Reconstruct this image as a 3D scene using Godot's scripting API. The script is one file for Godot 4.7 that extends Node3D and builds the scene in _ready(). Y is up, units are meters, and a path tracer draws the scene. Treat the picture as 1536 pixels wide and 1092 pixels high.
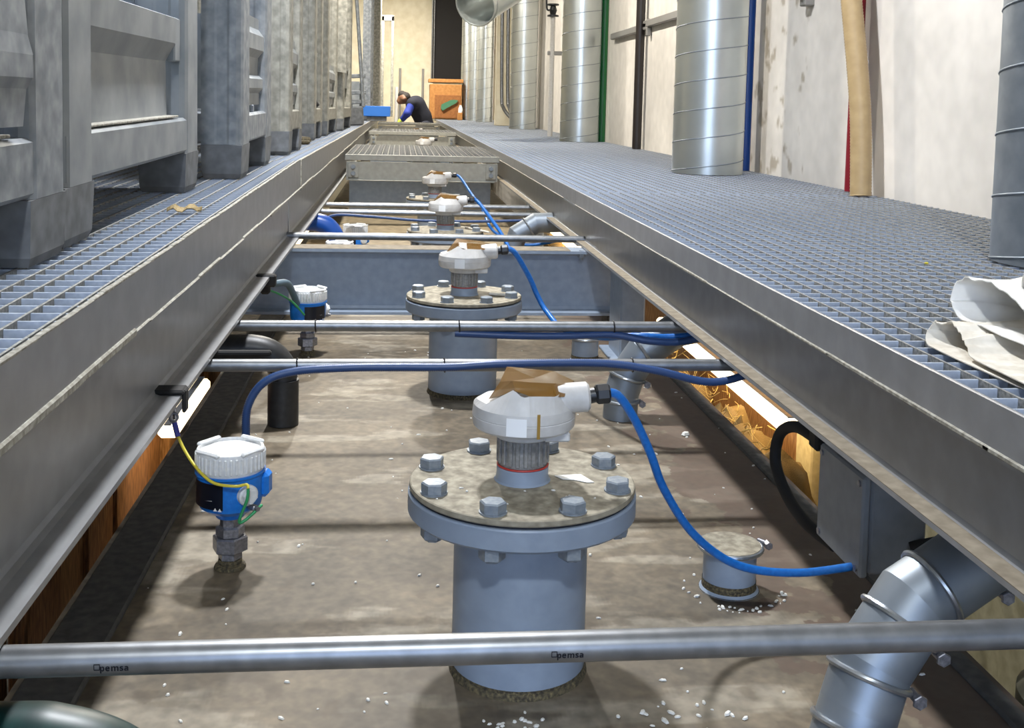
extends Node3D

# ---------------------------------------------------------------- mesh builder
class B:
	var st := SurfaceTool.new()
	func _init():
		st.begin(Mesh.PRIMITIVE_TRIANGLES)
		st.set_smooth_group(-1)
	func group(g: int):
		st.set_smooth_group(g)
	func tri(a: Vector3, b: Vector3, c: Vector3):       # counter-clockwise seen from outside
		st.add_vertex(a); st.add_vertex(c); st.add_vertex(b)
	func quad(a: Vector3, b: Vector3, c: Vector3, d: Vector3):
		tri(a, b, c); tri(a, c, d)
	func uvquad(p: Array, u: Array):
		for i in [0, 2, 1, 0, 3, 2]:
			st.set_uv(u[i]); st.add_vertex(p[i])
	func box(c: Vector3, s: Vector3, bs := Basis.IDENTITY):
		group(-1)
		var h := s * 0.5
		for ax in 3:
			for sg in [-1.0, 1.0]:
				var n := Vector3.ZERO; n[ax] = sg
				var u := Vector3.ZERO; u[(ax + 1) % 3] = 1.0
				var v := Vector3.ZERO; v[(ax + 2) % 3] = sg
				quad(c + bs * ((n - u - v) * h), c + bs * ((n + u - v) * h), c + bs * ((n + u + v) * h), c + bs * ((n - u + v) * h))
	func bevel(c: Vector3, s: Vector3, b: float, bs := Basis.IDENTITY):
		group(-1)
		var h := s * 0.5
		b = min(b, min(h.x, min(h.y, h.z)) * 0.95)
		var pt := func(sx: float, sy: float, sz: float, ax: int) -> Vector3:
			var q := Vector3(sx * h.x, sy * h.y, sz * h.z)
			for k in 3:
				if k != ax:
					q[k] -= b * signf(q[k])
			return c + bs * q
		for ax in 3:
			for sg in [-1.0, 1.0]:
				var u := (ax + 1) % 3
				var v := (ax + 2) % 3
				var q := []
				for w in [[-1.0, -1.0], [1.0, -1.0], [1.0, 1.0], [-1.0, 1.0]]:
					var e := Vector3.ZERO; e[ax] = sg; e[u] = w[0]; e[v] = w[1] * sg
					q.append(pt.call(e.x, e.y, e.z, ax))
				quad(q[0], q[1], q[2], q[3])
		for ax in 3:                                       # edges parallel to ax
			var u := (ax + 1) % 3
			var v := (ax + 2) % 3
			for su in [-1.0, 1.0]:
				for sv in [-1.0, 1.0]:
					var q := []
					for w in [[-1.0, u], [1.0, u], [1.0, v], [-1.0, v]]:
						var e := Vector3.ZERO; e[ax] = w[0]; e[u] = su; e[v] = sv
						q.append(pt.call(e.x, e.y, e.z, w[1]))
					if su * sv > 0: quad(q[3], q[2], q[1], q[0])
					else: quad(q[0], q[1], q[2], q[3])
		for sx in [-1.0, 1.0]:
			for sy in [-1.0, 1.0]:
				for sz in [-1.0, 1.0]:
					var a = pt.call(sx, sy, sz, 0)
					var d = pt.call(sx, sy, sz, 1)
					var e = pt.call(sx, sy, sz, 2)
					if sx * sy * sz > 0: tri(a, d, e)
					else: tri(a, e, d)
	# profile: points (radius, height) along +Y of frame t, from bottom to top on the outside
	func lathe(prof: Array, t := Transform3D.IDENTITY, seg := 32, turn := 0.0, flat := false, squash := Vector2.ONE):
		var g := 1
		for k in prof.size() - 1:
			var p: Vector2 = prof[k]
			var q: Vector2 = prof[k + 1]
			if k > 0:
				var d0: Vector2 = (p - prof[k - 1]).normalized()
				if d0.dot((q - p).normalized()) < 0.86: g += 1
			group(-1 if flat else g)
			for i in seg:
				var a := TAU * i / seg + turn
				var b := TAU * (i + 1) / seg + turn
				var pa := t * Vector3(cos(a) * p.x * squash.x, p.y, -sin(a) * p.x * squash.y)
				var pb := t * Vector3(cos(b) * p.x * squash.x, p.y, -sin(b) * p.x * squash.y)
				var qa := t * Vector3(cos(a) * q.x * squash.x, q.y, -sin(a) * q.x * squash.y)
				var qb := t * Vector3(cos(b) * q.x * squash.x, q.y, -sin(b) * q.x * squash.y)
				if p.x > 1e-6: tri(pa, pb, qb) if q.x > 1e-6 else tri(pa, pb, qa)
				if q.x > 1e-6: tri(pa, qb, qa)
	func cyl(a: Vector3, b: Vector3, r: float, seg := 20, r2 := -1.0, bev := 0.0, turn := 0.0, flat := false):
		if r2 < 0: r2 = r
		var l := (b - a).length()
		var y := (b - a) / l
		var x := y.cross(Vector3(0, 0, 1) if absf(y.z) < 0.9 else Vector3(1, 0, 0)).normalized()
		var t := Transform3D(Basis(x, y, x.cross(y)), a)
		var pr := [Vector2(0, 0), Vector2(r, 0), Vector2(r2, l), Vector2(0, l)]
		if bev > 0: pr = [Vector2(0, 0), Vector2(r - bev, 0), Vector2(r, bev), Vector2(r2, l - bev), Vector2(r2 - bev, l), Vector2(0, l)]
		lathe(pr, t, seg, turn, flat)
	func tube(pts: Array, r, seg := 12, caps := true, only := -1):
		var n := pts.size()
		var rings := []
		var up := Vector3.ZERO
		for i in n:
			var d: Vector3
			if i == 0: d = pts[1] - pts[0]
			elif i == n - 1: d = pts[n - 1] - pts[n - 2]
			else: d = (pts[i] - pts[i - 1]).normalized() + (pts[i + 1] - pts[i]).normalized()
			d = d.normalized()
			if i == 0: up = d.cross(Vector3(0, 1, 0) if absf(d.y) < 0.9 else Vector3(1, 0, 0)).normalized()
			up = (up - d * up.dot(d)).normalized()
			var w := d.cross(up)
			var stretch := 1.0
			if i > 0 and i < n - 1:
				stretch = 1.0 / maxf(0.75, d.dot((pts[i + 1] - pts[i]).normalized()))
			var rr: float = r[i] if r is Array else r
			var bend := Vector3.ZERO
			if i > 0 and i < n - 1:
				bend = ((pts[i + 1] - pts[i]).normalized() - (pts[i] - pts[i - 1]).normalized())
				bend = bend.normalized() if bend.length() > 1e-4 else Vector3.ZERO
			var ring := []
			for k in seg:
				var a := TAU * k / seg
				var o := up * cos(a) * rr + w * sin(a) * rr
				if bend != Vector3.ZERO: o += bend * o.dot(bend) * (stretch - 1.0)
				ring.append(pts[i] + o)
			rings.append(ring)
		group(1)
		for i in n - 1:
			if only >= 0 and i != only: continue
			for k in seg:
				var m := (k + 1) % seg
				quad(rings[i][k], rings[i][m], rings[i + 1][m], rings[i + 1][k])
		if caps:
			group(-1)
			for k in seg:
				var m := (k + 1) % seg
				tri(pts[0], rings[0][m], rings[0][k])
				tri(pts[n - 1], rings[n - 1][k], rings[n - 1][m])
	# polygon (counter-clockwise in the frame's XY) swept along the frame's +Z by depth
	func prism(poly: PackedVector2Array, t: Transform3D, depth: float):
		group(-1)
		if Geometry2D.is_polygon_clockwise(poly) == false: pass
		var area := 0.0
		for i in poly.size():
			var q := poly[(i + 1) % poly.size()]
			area += poly[i].x * q.y - q.x * poly[i].y
		if area < 0: poly.reverse()
		for i in poly.size():
			var a := poly[i]
			var b := poly[(i + 1) % poly.size()]
			quad(t * Vector3(a.x, a.y, 0), t * Vector3(b.x, b.y, 0), t * Vector3(b.x, b.y, depth), t * Vector3(a.x, a.y, depth))
		var ix := Geometry2D.triangulate_polygon(poly)
		for i in range(0, ix.size(), 3):
			var a := poly[ix[i]]; var b := poly[ix[i + 1]]; var c := poly[ix[i + 2]]
			if (b - a).cross(c - a) < 0:
				var s := b; b = c; c = s
			tri(t * Vector3(a.x, a.y, depth), t * Vector3(b.x, b.y, depth), t * Vector3(c.x, c.y, depth))
			tri(t * Vector3(a.x, a.y, 0), t * Vector3(c.x, c.y, 0), t * Vector3(b.x, b.y, 0))
	# closed loft through rings of equal size (counter-clockwise seen from above, rings upward)
	func loft(rings: Array, smooth := false):
		group(1 if smooth else -1)
		for i in rings.size() - 1:
			var n: int = rings[i].size()
			for k in n:
				var m := (k + 1) % n
				quad(rings[i][k], rings[i][m], rings[i + 1][m], rings[i + 1][k])
		group(-1)
		for e in [0, rings.size() - 1]:
			var c := Vector3.ZERO
			for p in rings[e]: c += p
			c /= rings[e].size()
			for k in rings[e].size():
				var m: int = (k + 1) % rings[e].size()
				if e == 0: tri(c, rings[e][m], rings[e][k])
				else: tri(c, rings[e][k], rings[e][m])
	func done() -> ArrayMesh:
		st.generate_normals()
		return st.commit()

# ---------------------------------------------------------------- naming and tagging
var taken := {}
func numbered(called: String) -> String:
	var n: int = taken.get(called, 0)
	taken[called] = n + 1
	return called if n == 0 else "%s_%03d" % [called, n]

func thing(called: String, label: String, category: String, at := Vector3.ZERO, grp := "") -> Node3D:
	var o := Node3D.new()
	o.name = numbered(called)
	add_child(o)
	o.position = at
	o.set_meta("label", label); o.set_meta("category", category)
	if grp: o.set_meta("group", grp)
	return o

func part(parent: Node3D, called: String, b, m: Material, label := "") -> MeshInstance3D:
	var o := MeshInstance3D.new()
	o.mesh = b.done() if b is B else b
	o.material_override = m
	o.name = called
	parent.add_child(o, true)
	if label: o.set_meta("label", label)
	return o

func solo(called: String, label: String, category: String, b, m: Material, grp := "") -> MeshInstance3D:
	var o := part(self, numbered(called), b, m)
	o.set_meta("label", label); o.set_meta("category", category)
	if grp: o.set_meta("group", grp)
	return o

func struct(called: String, b, m: Material) -> MeshInstance3D:
	var o := part(self, called, b, m)
	o.set_meta("kind", "structure")
	return o

# ---------------------------------------------------------------- materials
func srgb(r: float, g: float, b: float) -> Color:
	return Color(r / 255.0, g / 255.0, b / 255.0)

func noise_tex(sd: int, freq: float, stops: Array, size := 512, octaves := 5) -> NoiseTexture2D:
	var f := FastNoiseLite.new()
	f.seed = sd; f.frequency = freq; f.fractal_octaves = octaves
	f.noise_type = FastNoiseLite.TYPE_SIMPLEX_SMOOTH
	var t := NoiseTexture2D.new()
	t.width = size; t.height = size; t.seamless = true; t.noise = f
	var g := Gradient.new()
	g.offsets = PackedFloat32Array(stops.map(func(s): return s[0]))
	g.colors = PackedColorArray(stops.map(func(s): return s[1]))
	t.color_ramp = g
	return t

func bump_tex(sd: int, freq: float, strength: float) -> NoiseTexture2D:
	var f := FastNoiseLite.new()
	f.seed = sd; f.frequency = freq; f.fractal_octaves = 4
	var t := NoiseTexture2D.new()
	t.width = 256; t.height = 256; t.seamless = true; t.noise = f
	t.as_normal_map = true; t.bump_strength = strength
	return t

func flat(c: Color, rough := 0.5, metal := 0.0) -> StandardMaterial3D:
	var m := StandardMaterial3D.new()
	m.albedo_color = c; m.roughness = rough; m.metallic = metal
	return m

func mottled(sd: int, lo: Color, hi: Color, tile: float, rough := 0.5, metal := 0.0, freq := 0.02, mid := 0.5, width := 0.35) -> StandardMaterial3D:
	var m := StandardMaterial3D.new()
	m.albedo_texture = noise_tex(sd, freq, [[maxf(mid - width, 0.0), lo], [minf(mid + width, 1.0), hi]])
	m.uv1_triplanar = true; m.uv1_world_triplanar = true
	m.uv1_scale = Vector3.ONE / tile
	m.roughness = rough; m.metallic = metal
	return m

var M := {}

func make_materials():
	M.beam = mottled(1, srgb(128, 129, 130), srgb(142, 143, 145), 0.7, 0.34, 0.15)
	M.beam_dust = mottled(2, srgb(108, 98, 82), srgb(134, 125, 108), 0.5, 0.8, 0.0, 0.03)
	M.edge_paint = mottled(31, srgb(118, 114, 102), srgb(182, 179, 168), 0.3, 0.7, 0.0, 0.04)
	M.walk_bar = mottled(46, srgb(88, 86, 80), srgb(120, 117, 110), 0.3, 0.7, 0.1)
	M.walk = mottled(45, srgb(146, 146, 138), srgb(160, 160, 152), 0.5, 0.5)
	M.nozzle = mottled(3, srgb(128, 140, 155), srgb(140, 152, 167), 0.4, 0.42, 0.05)
	M.plate_dust = mottled(4, srgb(112, 104, 88), srgb(160, 153, 134), 0.22, 0.75, 0.0, 0.02)
	M.bolt = mottled(5, srgb(118, 127, 137), srgb(140, 147, 152), 0.08, 0.45, 0.25)
	M.rust = mottled(6, srgb(30, 26, 20), srgb(120, 108, 76), 0.12, 0.85, 0.0, 0.04)
	M.gasket = flat(srgb(30, 32, 38), 0.7)
	M.galv = mottled(7, srgb(150, 155, 160), srgb(190, 194, 198), 0.35, 0.3, 0.85, 0.03)
	M.duct = mottled(8, srgb(192, 198, 198), srgb(206, 211, 210), 1.2, 0.33, 0.88, 0.008)
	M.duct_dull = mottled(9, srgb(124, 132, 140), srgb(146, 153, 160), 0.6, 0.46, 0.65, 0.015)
	M.conduit = mottled(10, srgb(122, 124, 126), srgb(146, 148, 150), 0.4, 0.38, 0.75, 0.02)
	M.grate = mottled(11, srgb(164, 174, 190), srgb(196, 204, 216), 0.3, 0.42, 0.4, 0.03)
	M.grate_rod = mottled(12, srgb(112, 112, 108), srgb(164, 163, 158), 0.2, 0.55, 0.3, 0.05)
	M.still = mottled(13, srgb(116, 122, 128), srgb(160, 164, 167), 1.0, 0.55, 0.35, 0.04)
	M.still_b = mottled(14, srgb(122, 122, 114), srgb(168, 166, 156), 1.0, 0.6, 0.3, 0.04)
	M.still_panel = mottled(15, srgb(128, 134, 138), srgb(156, 160, 162), 0.8, 0.5, 0.3, 0.012)
	M.still_foot = mottled(16, srgb(102, 104, 106), srgb(130, 133, 136), 0.8, 0.65, 0.3, 0.03)
	M.head = mottled(17, srgb(182, 179, 174), srgb(198, 196, 192), 0.2, 0.45, 0.0, 0.02)
	M.sleeve = mottled(18, srgb(120, 118, 114), srgb(150, 148, 144), 0.08, 0.5, 0.3)
	M.amber = flat(srgb(112, 78, 24), 0.16)
	M.amber.transparency = BaseMaterial3D.TRANSPARENCY_ALPHA
	M.amber.albedo_color.a = 0.72
	M.varnish = flat(srgb(150, 118, 52), 0.4)
	M.red = flat(srgb(168, 52, 42), 0.5)
	M.black = flat(srgb(26, 27, 30), 0.4)
	M.black_rough = flat(srgb(20, 20, 21), 0.75)
	M.cable = mottled(19, srgb(16, 90, 164), srgb(28, 108, 186), 0.1, 0.38)
	M.corrugated = flat(srgb(38, 66, 112), 0.4)
	M.tblue = mottled(20, srgb(16, 108, 200), srgb(30, 126, 216), 0.1, 0.35)
	M.cap = mottled(21, srgb(206, 208, 210), srgb(226, 226, 222), 0.1, 0.42)
	M.label_black = flat(srgb(12, 18, 30), 0.3)
	M.steel = mottled(22, srgb(118, 118, 124), srgb(160, 160, 166), 0.08, 0.35, 0.7)
	M.white = flat(srgb(230, 230, 228), 0.6)
	M.yellow = flat(srgb(206, 190, 60), 0.45)
	M.green = flat(srgb(52, 150, 92), 0.45)
	M.ferrule = flat(srgb(40, 44, 140), 0.4)
	M.teal = mottled(23, srgb(8, 40, 40), srgb(14, 56, 52), 0.2, 0.4)
	M.pvc = mottled(24, srgb(24, 25, 27), srgb(44, 45, 46), 0.2, 0.45)
	M.box_grey = mottled(25, srgb(118, 122, 127), srgb(130, 134, 138), 0.4, 0.5)
	M.wall = flat(Color.WHITE, 0.85)
	M.far_wall = mottled(26, srgb(222, 212, 184), srgb(236, 228, 204), 2.0, 0.9)
	M.ceiling = mottled(27, srgb(214, 212, 206), srgb(228, 226, 220), 2.0, 0.9)
	M.concrete = mottled(28, srgb(70, 66, 60), srgb(104, 98, 90), 1.0, 0.9)
	M.rim = mottled(29, srgb(64, 63, 61), srgb(90, 88, 83), 0.4, 0.75, 0.0, 0.03)
	M.pipe_green = flat(srgb(14, 92, 44), 0.35)
	M.pipe_black = flat(srgb(34, 28, 26), 0.4)
	M.pipe_blue = flat(srgb(16, 70, 150), 0.3)
	M.pipe_red = flat(srgb(128, 28, 40), 0.35)
	M.hose = mottled(30, srgb(160, 136, 98), srgb(176, 152, 112), 0.5, 0.4)
	M.bracket = flat(srgb(140, 138, 134), 0.5, 0.4)
	M.carton = mottled(32, srgb(156, 106, 54), srgb(176, 124, 68), 0.6, 0.85)
	M.carton_dark = mottled(33, srgb(130, 82, 40), srgb(148, 96, 50), 0.5, 0.85)
	M.sack_green = flat(srgb(62, 112, 82), 0.7)
	M.crate_blue = flat(srgb(44, 112, 200), 0.45)
	M.paper = mottled(34, srgb(216, 212, 204), srgb(236, 234, 228), 0.5, 0.75)
	M.paper_old = mottled(35, srgb(196, 188, 172), srgb(222, 216, 204), 0.3, 0.8)
	M.leaf = mottled(36, srgb(118, 98, 60), srgb(170, 152, 110), 0.05, 0.85)
	M.wood = mottled(37, srgb(104, 66, 34), srgb(164, 112, 62), 0.3, 0.8, 0.0, 0.03)
	M.wood.uv1_scale = Vector3(8, 1.2, 8)
	M.wood_b = mottled(38, srgb(128, 88, 48), srgb(184, 136, 84), 0.3, 0.8, 0.0, 0.03)
	M.wood_b.uv1_scale = Vector3(8, 1.2, 8)
	M.timber = mottled(39, srgb(170, 124, 40), srgb(206, 160, 66), 0.3, 0.7)
	M.cream = mottled(40, srgb(206, 192, 146), srgb(226, 214, 172), 0.3, 0.75)
	M.olive = mottled(41, srgb(96, 92, 72), srgb(124, 118, 96), 0.4, 0.6, 0.2)
	M.wool = mottled(42, srgb(92, 72, 40), srgb(142, 114, 66), 0.05, 0.95, 0.0, 0.04)
	M.fibre = flat(srgb(190, 160, 90), 0.8)
	M.crumb = flat(srgb(214, 212, 204), 0.9)
	M.navy = mottled(43, srgb(12, 15, 28), srgb(20, 24, 40), 0.1, 0.85)
	M.jersey = flat(srgb(30, 50, 140), 0.8)
	M.skin = flat(srgb(120, 84, 62), 0.6)
	M.hair = flat(srgb(34, 28, 24), 0.8)
	M.glove = flat(srgb(176, 200, 60), 0.7)
	M.lamp = flat(Color.WHITE, 0.5)
	M.lamp.emission_enabled = true
	M.lamp.emission = Color(1.0, 0.9, 0.72)
	M.lamp.emission_energy_multiplier = 3.0
	M.bay = flat(Color.WHITE, 0.5)
	M.bay.emission_enabled = true
	M.bay.emission = Color(1.0, 0.93, 0.8)
	M.bay.emission_energy_multiplier = 4.0
	M.tank = flat(Color.WHITE, 0.62)
	M.tank.albedo_texture = tank_texture()
	M.tank_far = mottled(44, srgb(112, 100, 78), srgb(144, 130, 104), 0.8, 0.7)
	M.wall.albedo_texture = wall_texture()

func noise_bytes(sd: int, freq: float, w: int, h: int, oct := 4) -> PackedByteArray:
	var f := FastNoiseLite.new()
	f.seed = sd; f.frequency = freq; f.fractal_octaves = oct
	f.noise_type = FastNoiseLite.TYPE_SIMPLEX_SMOOTH
	return f.get_image(w, h, false, false, true).get_data()

# dusty tan coating of the tank lid: grain, stains, chalky scuffs. u: X -0.45..0.76, v: Z 0.3..-3.9
func tank_texture() -> ImageTexture:
	var w := 604; var h := 2048
	var a := noise_bytes(51, 0.006, w, h)
	var g := noise_bytes(52, 0.09, w, h, 3)
	var s := noise_bytes(53, 0.012, w, h, 5)
	var d := noise_bytes(54, 0.02, w, h, 5)
	var e := noise_bytes(55, 0.05, w, h, 4)
	var out := PackedByteArray(); out.resize(w * h * 3)
	var k := 0
	for y in h:
		for x in w:
			var i := y * w + x
			var lum := 0.86 + (a[i] - 128) * 0.0016 + (g[i] - 128) * 0.0009 + (e[i] - 128) * 0.0008
			var r := 113.0 * lum; var gg := 101.0 * lum; var b := 82.0 * lum
			# chalky scuffs, stretched along X by reading the noise at a squeezed column
			var sx := s[y * w + (x / 3)]
			if sx > 158:
				var t := minf((sx - 158) / 80.0, 0.32) * (0.5 + e[i] / 255.0)
				r = lerpf(r, 190.0, t); gg = lerpf(gg, 184.0, t); b = lerpf(b, 168.0, t)
			if d[i] < 92:
				var t2 := minf((92 - d[i]) / 70.0, 0.35)
				r = lerpf(r, 74.0, t2); gg = lerpf(gg, 62.0, t2); b = lerpf(b, 46.0, t2)
			# red-brown stained coating in ragged patches along the right-hand margin
			if x > 470:
				var edge := 500 + (a[i] - 128) * 0.5 + (d[i] - 128) * 0.35
				if x > edge:
					var t3 := 0.62 + (e[i] - 128) * 0.002
					r = lerpf(r, 82.0, t3); gg = lerpf(gg, 64.0, t3); b = lerpf(b, 52.0, t3)
			out[k] = clampi(int(r), 0, 255); out[k + 1] = clampi(int(gg), 0, 255); out[k + 2] = clampi(int(b), 0, 255)
			k += 3
	return ImageTexture.create_from_image(Image.create_from_data(w, h, false, Image.FORMAT_RGB8, out))

# cream plaster with grime marks near the blue pipe. u: Z 6..-20, v: Y 4.3..-1.4
func wall_texture() -> ImageTexture:
	var w := 2048; var h := 448
	var a := noise_bytes(61, 0.01, w, h)
	var g := noise_bytes(62, 0.12, w, h, 3)
	var d := noise_bytes(63, 0.07, w, h, 4)
	var out := PackedByteArray(); out.resize(w * h * 3)
	var k := 0
	for y in h:
		for x in w:
			var i := y * w + x
			var lum := 0.97 + (a[i] - 128) * 0.0007 + (g[i] - 128) * 0.0003
			var r := 216.0 * lum; var gg := 211.0 * lum; var b := 203.0 * lum
			var z := 6.0 - 26.0 * x / w
			var lim := 26.0
			if z < -4.25 and z > -5.2: lim = 92.0
			if d[i] < lim:
				var t := minf((lim - d[i]) / 40.0, 0.5)
				r = lerpf(r, 120.0, t); gg = lerpf(gg, 108.0, t); b = lerpf(b, 88.0, t)
			out[k] = clampi(int(r), 0, 255); out[k + 1] = clampi(int(gg), 0, 255); out[k + 2] = clampi(int(b), 0, 255)
			k += 3
	return ImageTexture.create_from_image(Image.create_from_data(w, h, false, Image.FORMAT_RGB8, out))

# ---------------------------------------------------------------- small helpers
func curve(pts: Array, steps := 8) -> Array:               # Catmull-Rom through the points
	var out := []
	for i in pts.size() - 1:
		var p0: Vector3 = pts[maxi(i - 1, 0)]
		var p1: Vector3 = pts[i]
		var p2: Vector3 = pts[i + 1]
		var p3: Vector3 = pts[mini(i + 2, pts.size() - 1)]
		for k in steps:
			out.append(p1.cubic_interpolate(p2, p0, p3, float(k) / steps))
	out.append(pts[-1])
	return out

func axes(y: Vector3, at: Vector3) -> Transform3D:
	y = y.normalized()
	var x := y.cross(Vector3(0, 0, 1) if absf(y.z) < 0.9 else Vector3(1, 0, 0)).normalized()
	return Transform3D(Basis(x, y, x.cross(y)), at)

func torus(b: B, t: Transform3D, r: float, a: float, seg := 32, ring := 8):
	var pts := []
	for i in ring + 1:
		var q := -TAU * i / ring
		pts.append(Vector2(r - cos(q) * a, sin(q) * a))
	b.lathe(pts, t, seg)

func ibeam(h: float, w: float, tw: float, tf: float, r := 0.008) -> PackedVector2Array:
	var x := w / 2; var s := tw / 2
	return PackedVector2Array([Vector2(-x, 0), Vector2(x, 0), Vector2(x, tf), Vector2(s + r, tf), Vector2(s + r * 0.3, tf + r * 0.3), Vector2(s, tf + r), Vector2(s, h - tf - r), Vector2(s + r * 0.3, h - tf - r * 0.3), Vector2(s + r, h - tf), Vector2(x, h - tf), Vector2(x, h),
		Vector2(-x, h), Vector2(-x, h - tf), Vector2(-s - r, h - tf), Vector2(-s - r * 0.3, h - tf - r * 0.3), Vector2(-s, h - tf - r), Vector2(-s, tf + r), Vector2(-s - r * 0.3, tf + r * 0.3), Vector2(-s - r, tf), Vector2(-x, tf)])

func patch(r: float, a0: float, a1: float, y0: float, y1: float, n := 8) -> B:   # curved sticker on a drum
	var b := B.new()
	b.group(1)
	for i in n:
		var p := lerpf(a0, a1, float(i) / n); var q := lerpf(a0, a1, float(i + 1) / n)
		b.quad(Vector3(sin(p) * r, y0, cos(p) * r), Vector3(sin(q) * r, y0, cos(q) * r), Vector3(sin(q) * r, y1, cos(q) * r), Vector3(sin(p) * r, y1, cos(p) * r))
	return b

func left_deck(z: float) -> float:                          # top of the left-hand grating
	return 0.483 - 0.0092 * z if z > -3.54 else 0.5115 + 0.0031 * (z + 3.54)

const RD := 0.431                                           # top of the right-hand grating

# ---------------------------------------------------------------- builders: tank fittings
func make_nozzle() -> Node3D:
	var n := thing("flanged_nozzle", "", "nozzle", Vector3.ZERO, "flanged nozzles on the tank lid")
	var b := B.new()
	b.lathe([Vector2(0.084, 0.0), Vector2(0.084, 0.206)], Transform3D.IDENTITY, 48)
	part(n, "pipe", b, M.nozzle)
	b = B.new()
	b.lathe([Vector2(0.0875, 0.0), Vector2(0.0865, 0.003), Vector2(0.0845, 0.006), Vector2(0.0843, 0.011)], Transform3D.IDENTITY, 48)
	part(n, "weld_bead", b, M.rust, "rusty weld at the foot")
	b = B.new()
	b.lathe([Vector2(0.08, 0.203), Vector2(0.139, 0.203), Vector2(0.1425, 0.2065), Vector2(0.1425, 0.229), Vector2(0.141, 0.231), Vector2(0.08, 0.231)], Transform3D.IDENTITY, 64)
	part(n, "flange", b, M.nozzle)
	b = B.new()
	b.lathe([Vector2(0.08, 0.231), Vector2(0.1375, 0.231), Vector2(0.1375, 0.2345), Vector2(0.08, 0.2345)], Transform3D.IDENTITY, 64)
	part(n, "gasket", b, M.gasket)
	b = B.new()
	b.lathe([Vector2(0.0, 0.2345), Vector2(0.1405, 0.2345), Vector2(0.1412, 0.236), Vector2(0.1405, 0.241), Vector2(0.139, 0.242), Vector2(0.0, 0.242)], Transform3D.IDENTITY, 64)
	part(n, "cover_plate", b, M.plate_dust, "dusty round cover plate")
	var bolt := B.new()
	bolt.lathe([Vector2(0.0, 0.0), Vector2(0.0165, 0.0), Vector2(0.0165, 0.002), Vector2(0.0, 0.002)], Transform3D.IDENTITY, 18)
	bolt.lathe([Vector2(0.0155, 0.002), Vector2(0.0158, 0.0125), Vector2(0.0138, 0.0142), Vector2(0.0, 0.0145)], Transform3D.IDENTITY, 6, 0.3, true)
	var bm := bolt.done()
	var nut := B.new()
	nut.lathe([Vector2(0.0, -0.019), Vector2(0.0095, -0.019), Vector2(0.0095, -0.016), Vector2(0.014, -0.016), Vector2(0.0158, -0.014), Vector2(0.0158, 0.0)], Transform3D.IDENTITY, 6, 0.2, true)
	var nm := nut.done()
	for i in 8:
		var a := TAU * (i + 0.5) / 8
		var p := part(n, "bolt", bm, M.bolt)
		p.position = Vector3(cos(a) * 0.121, 0.242, sin(a) * 0.121); p.rotation.y = i * 1.3
		p = part(n, "nut", nm, M.bolt)
		p.position = Vector3(cos(a) * 0.121, 0.203, sin(a) * 0.121); p.rotation.y = i * 0.9
	return n

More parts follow.
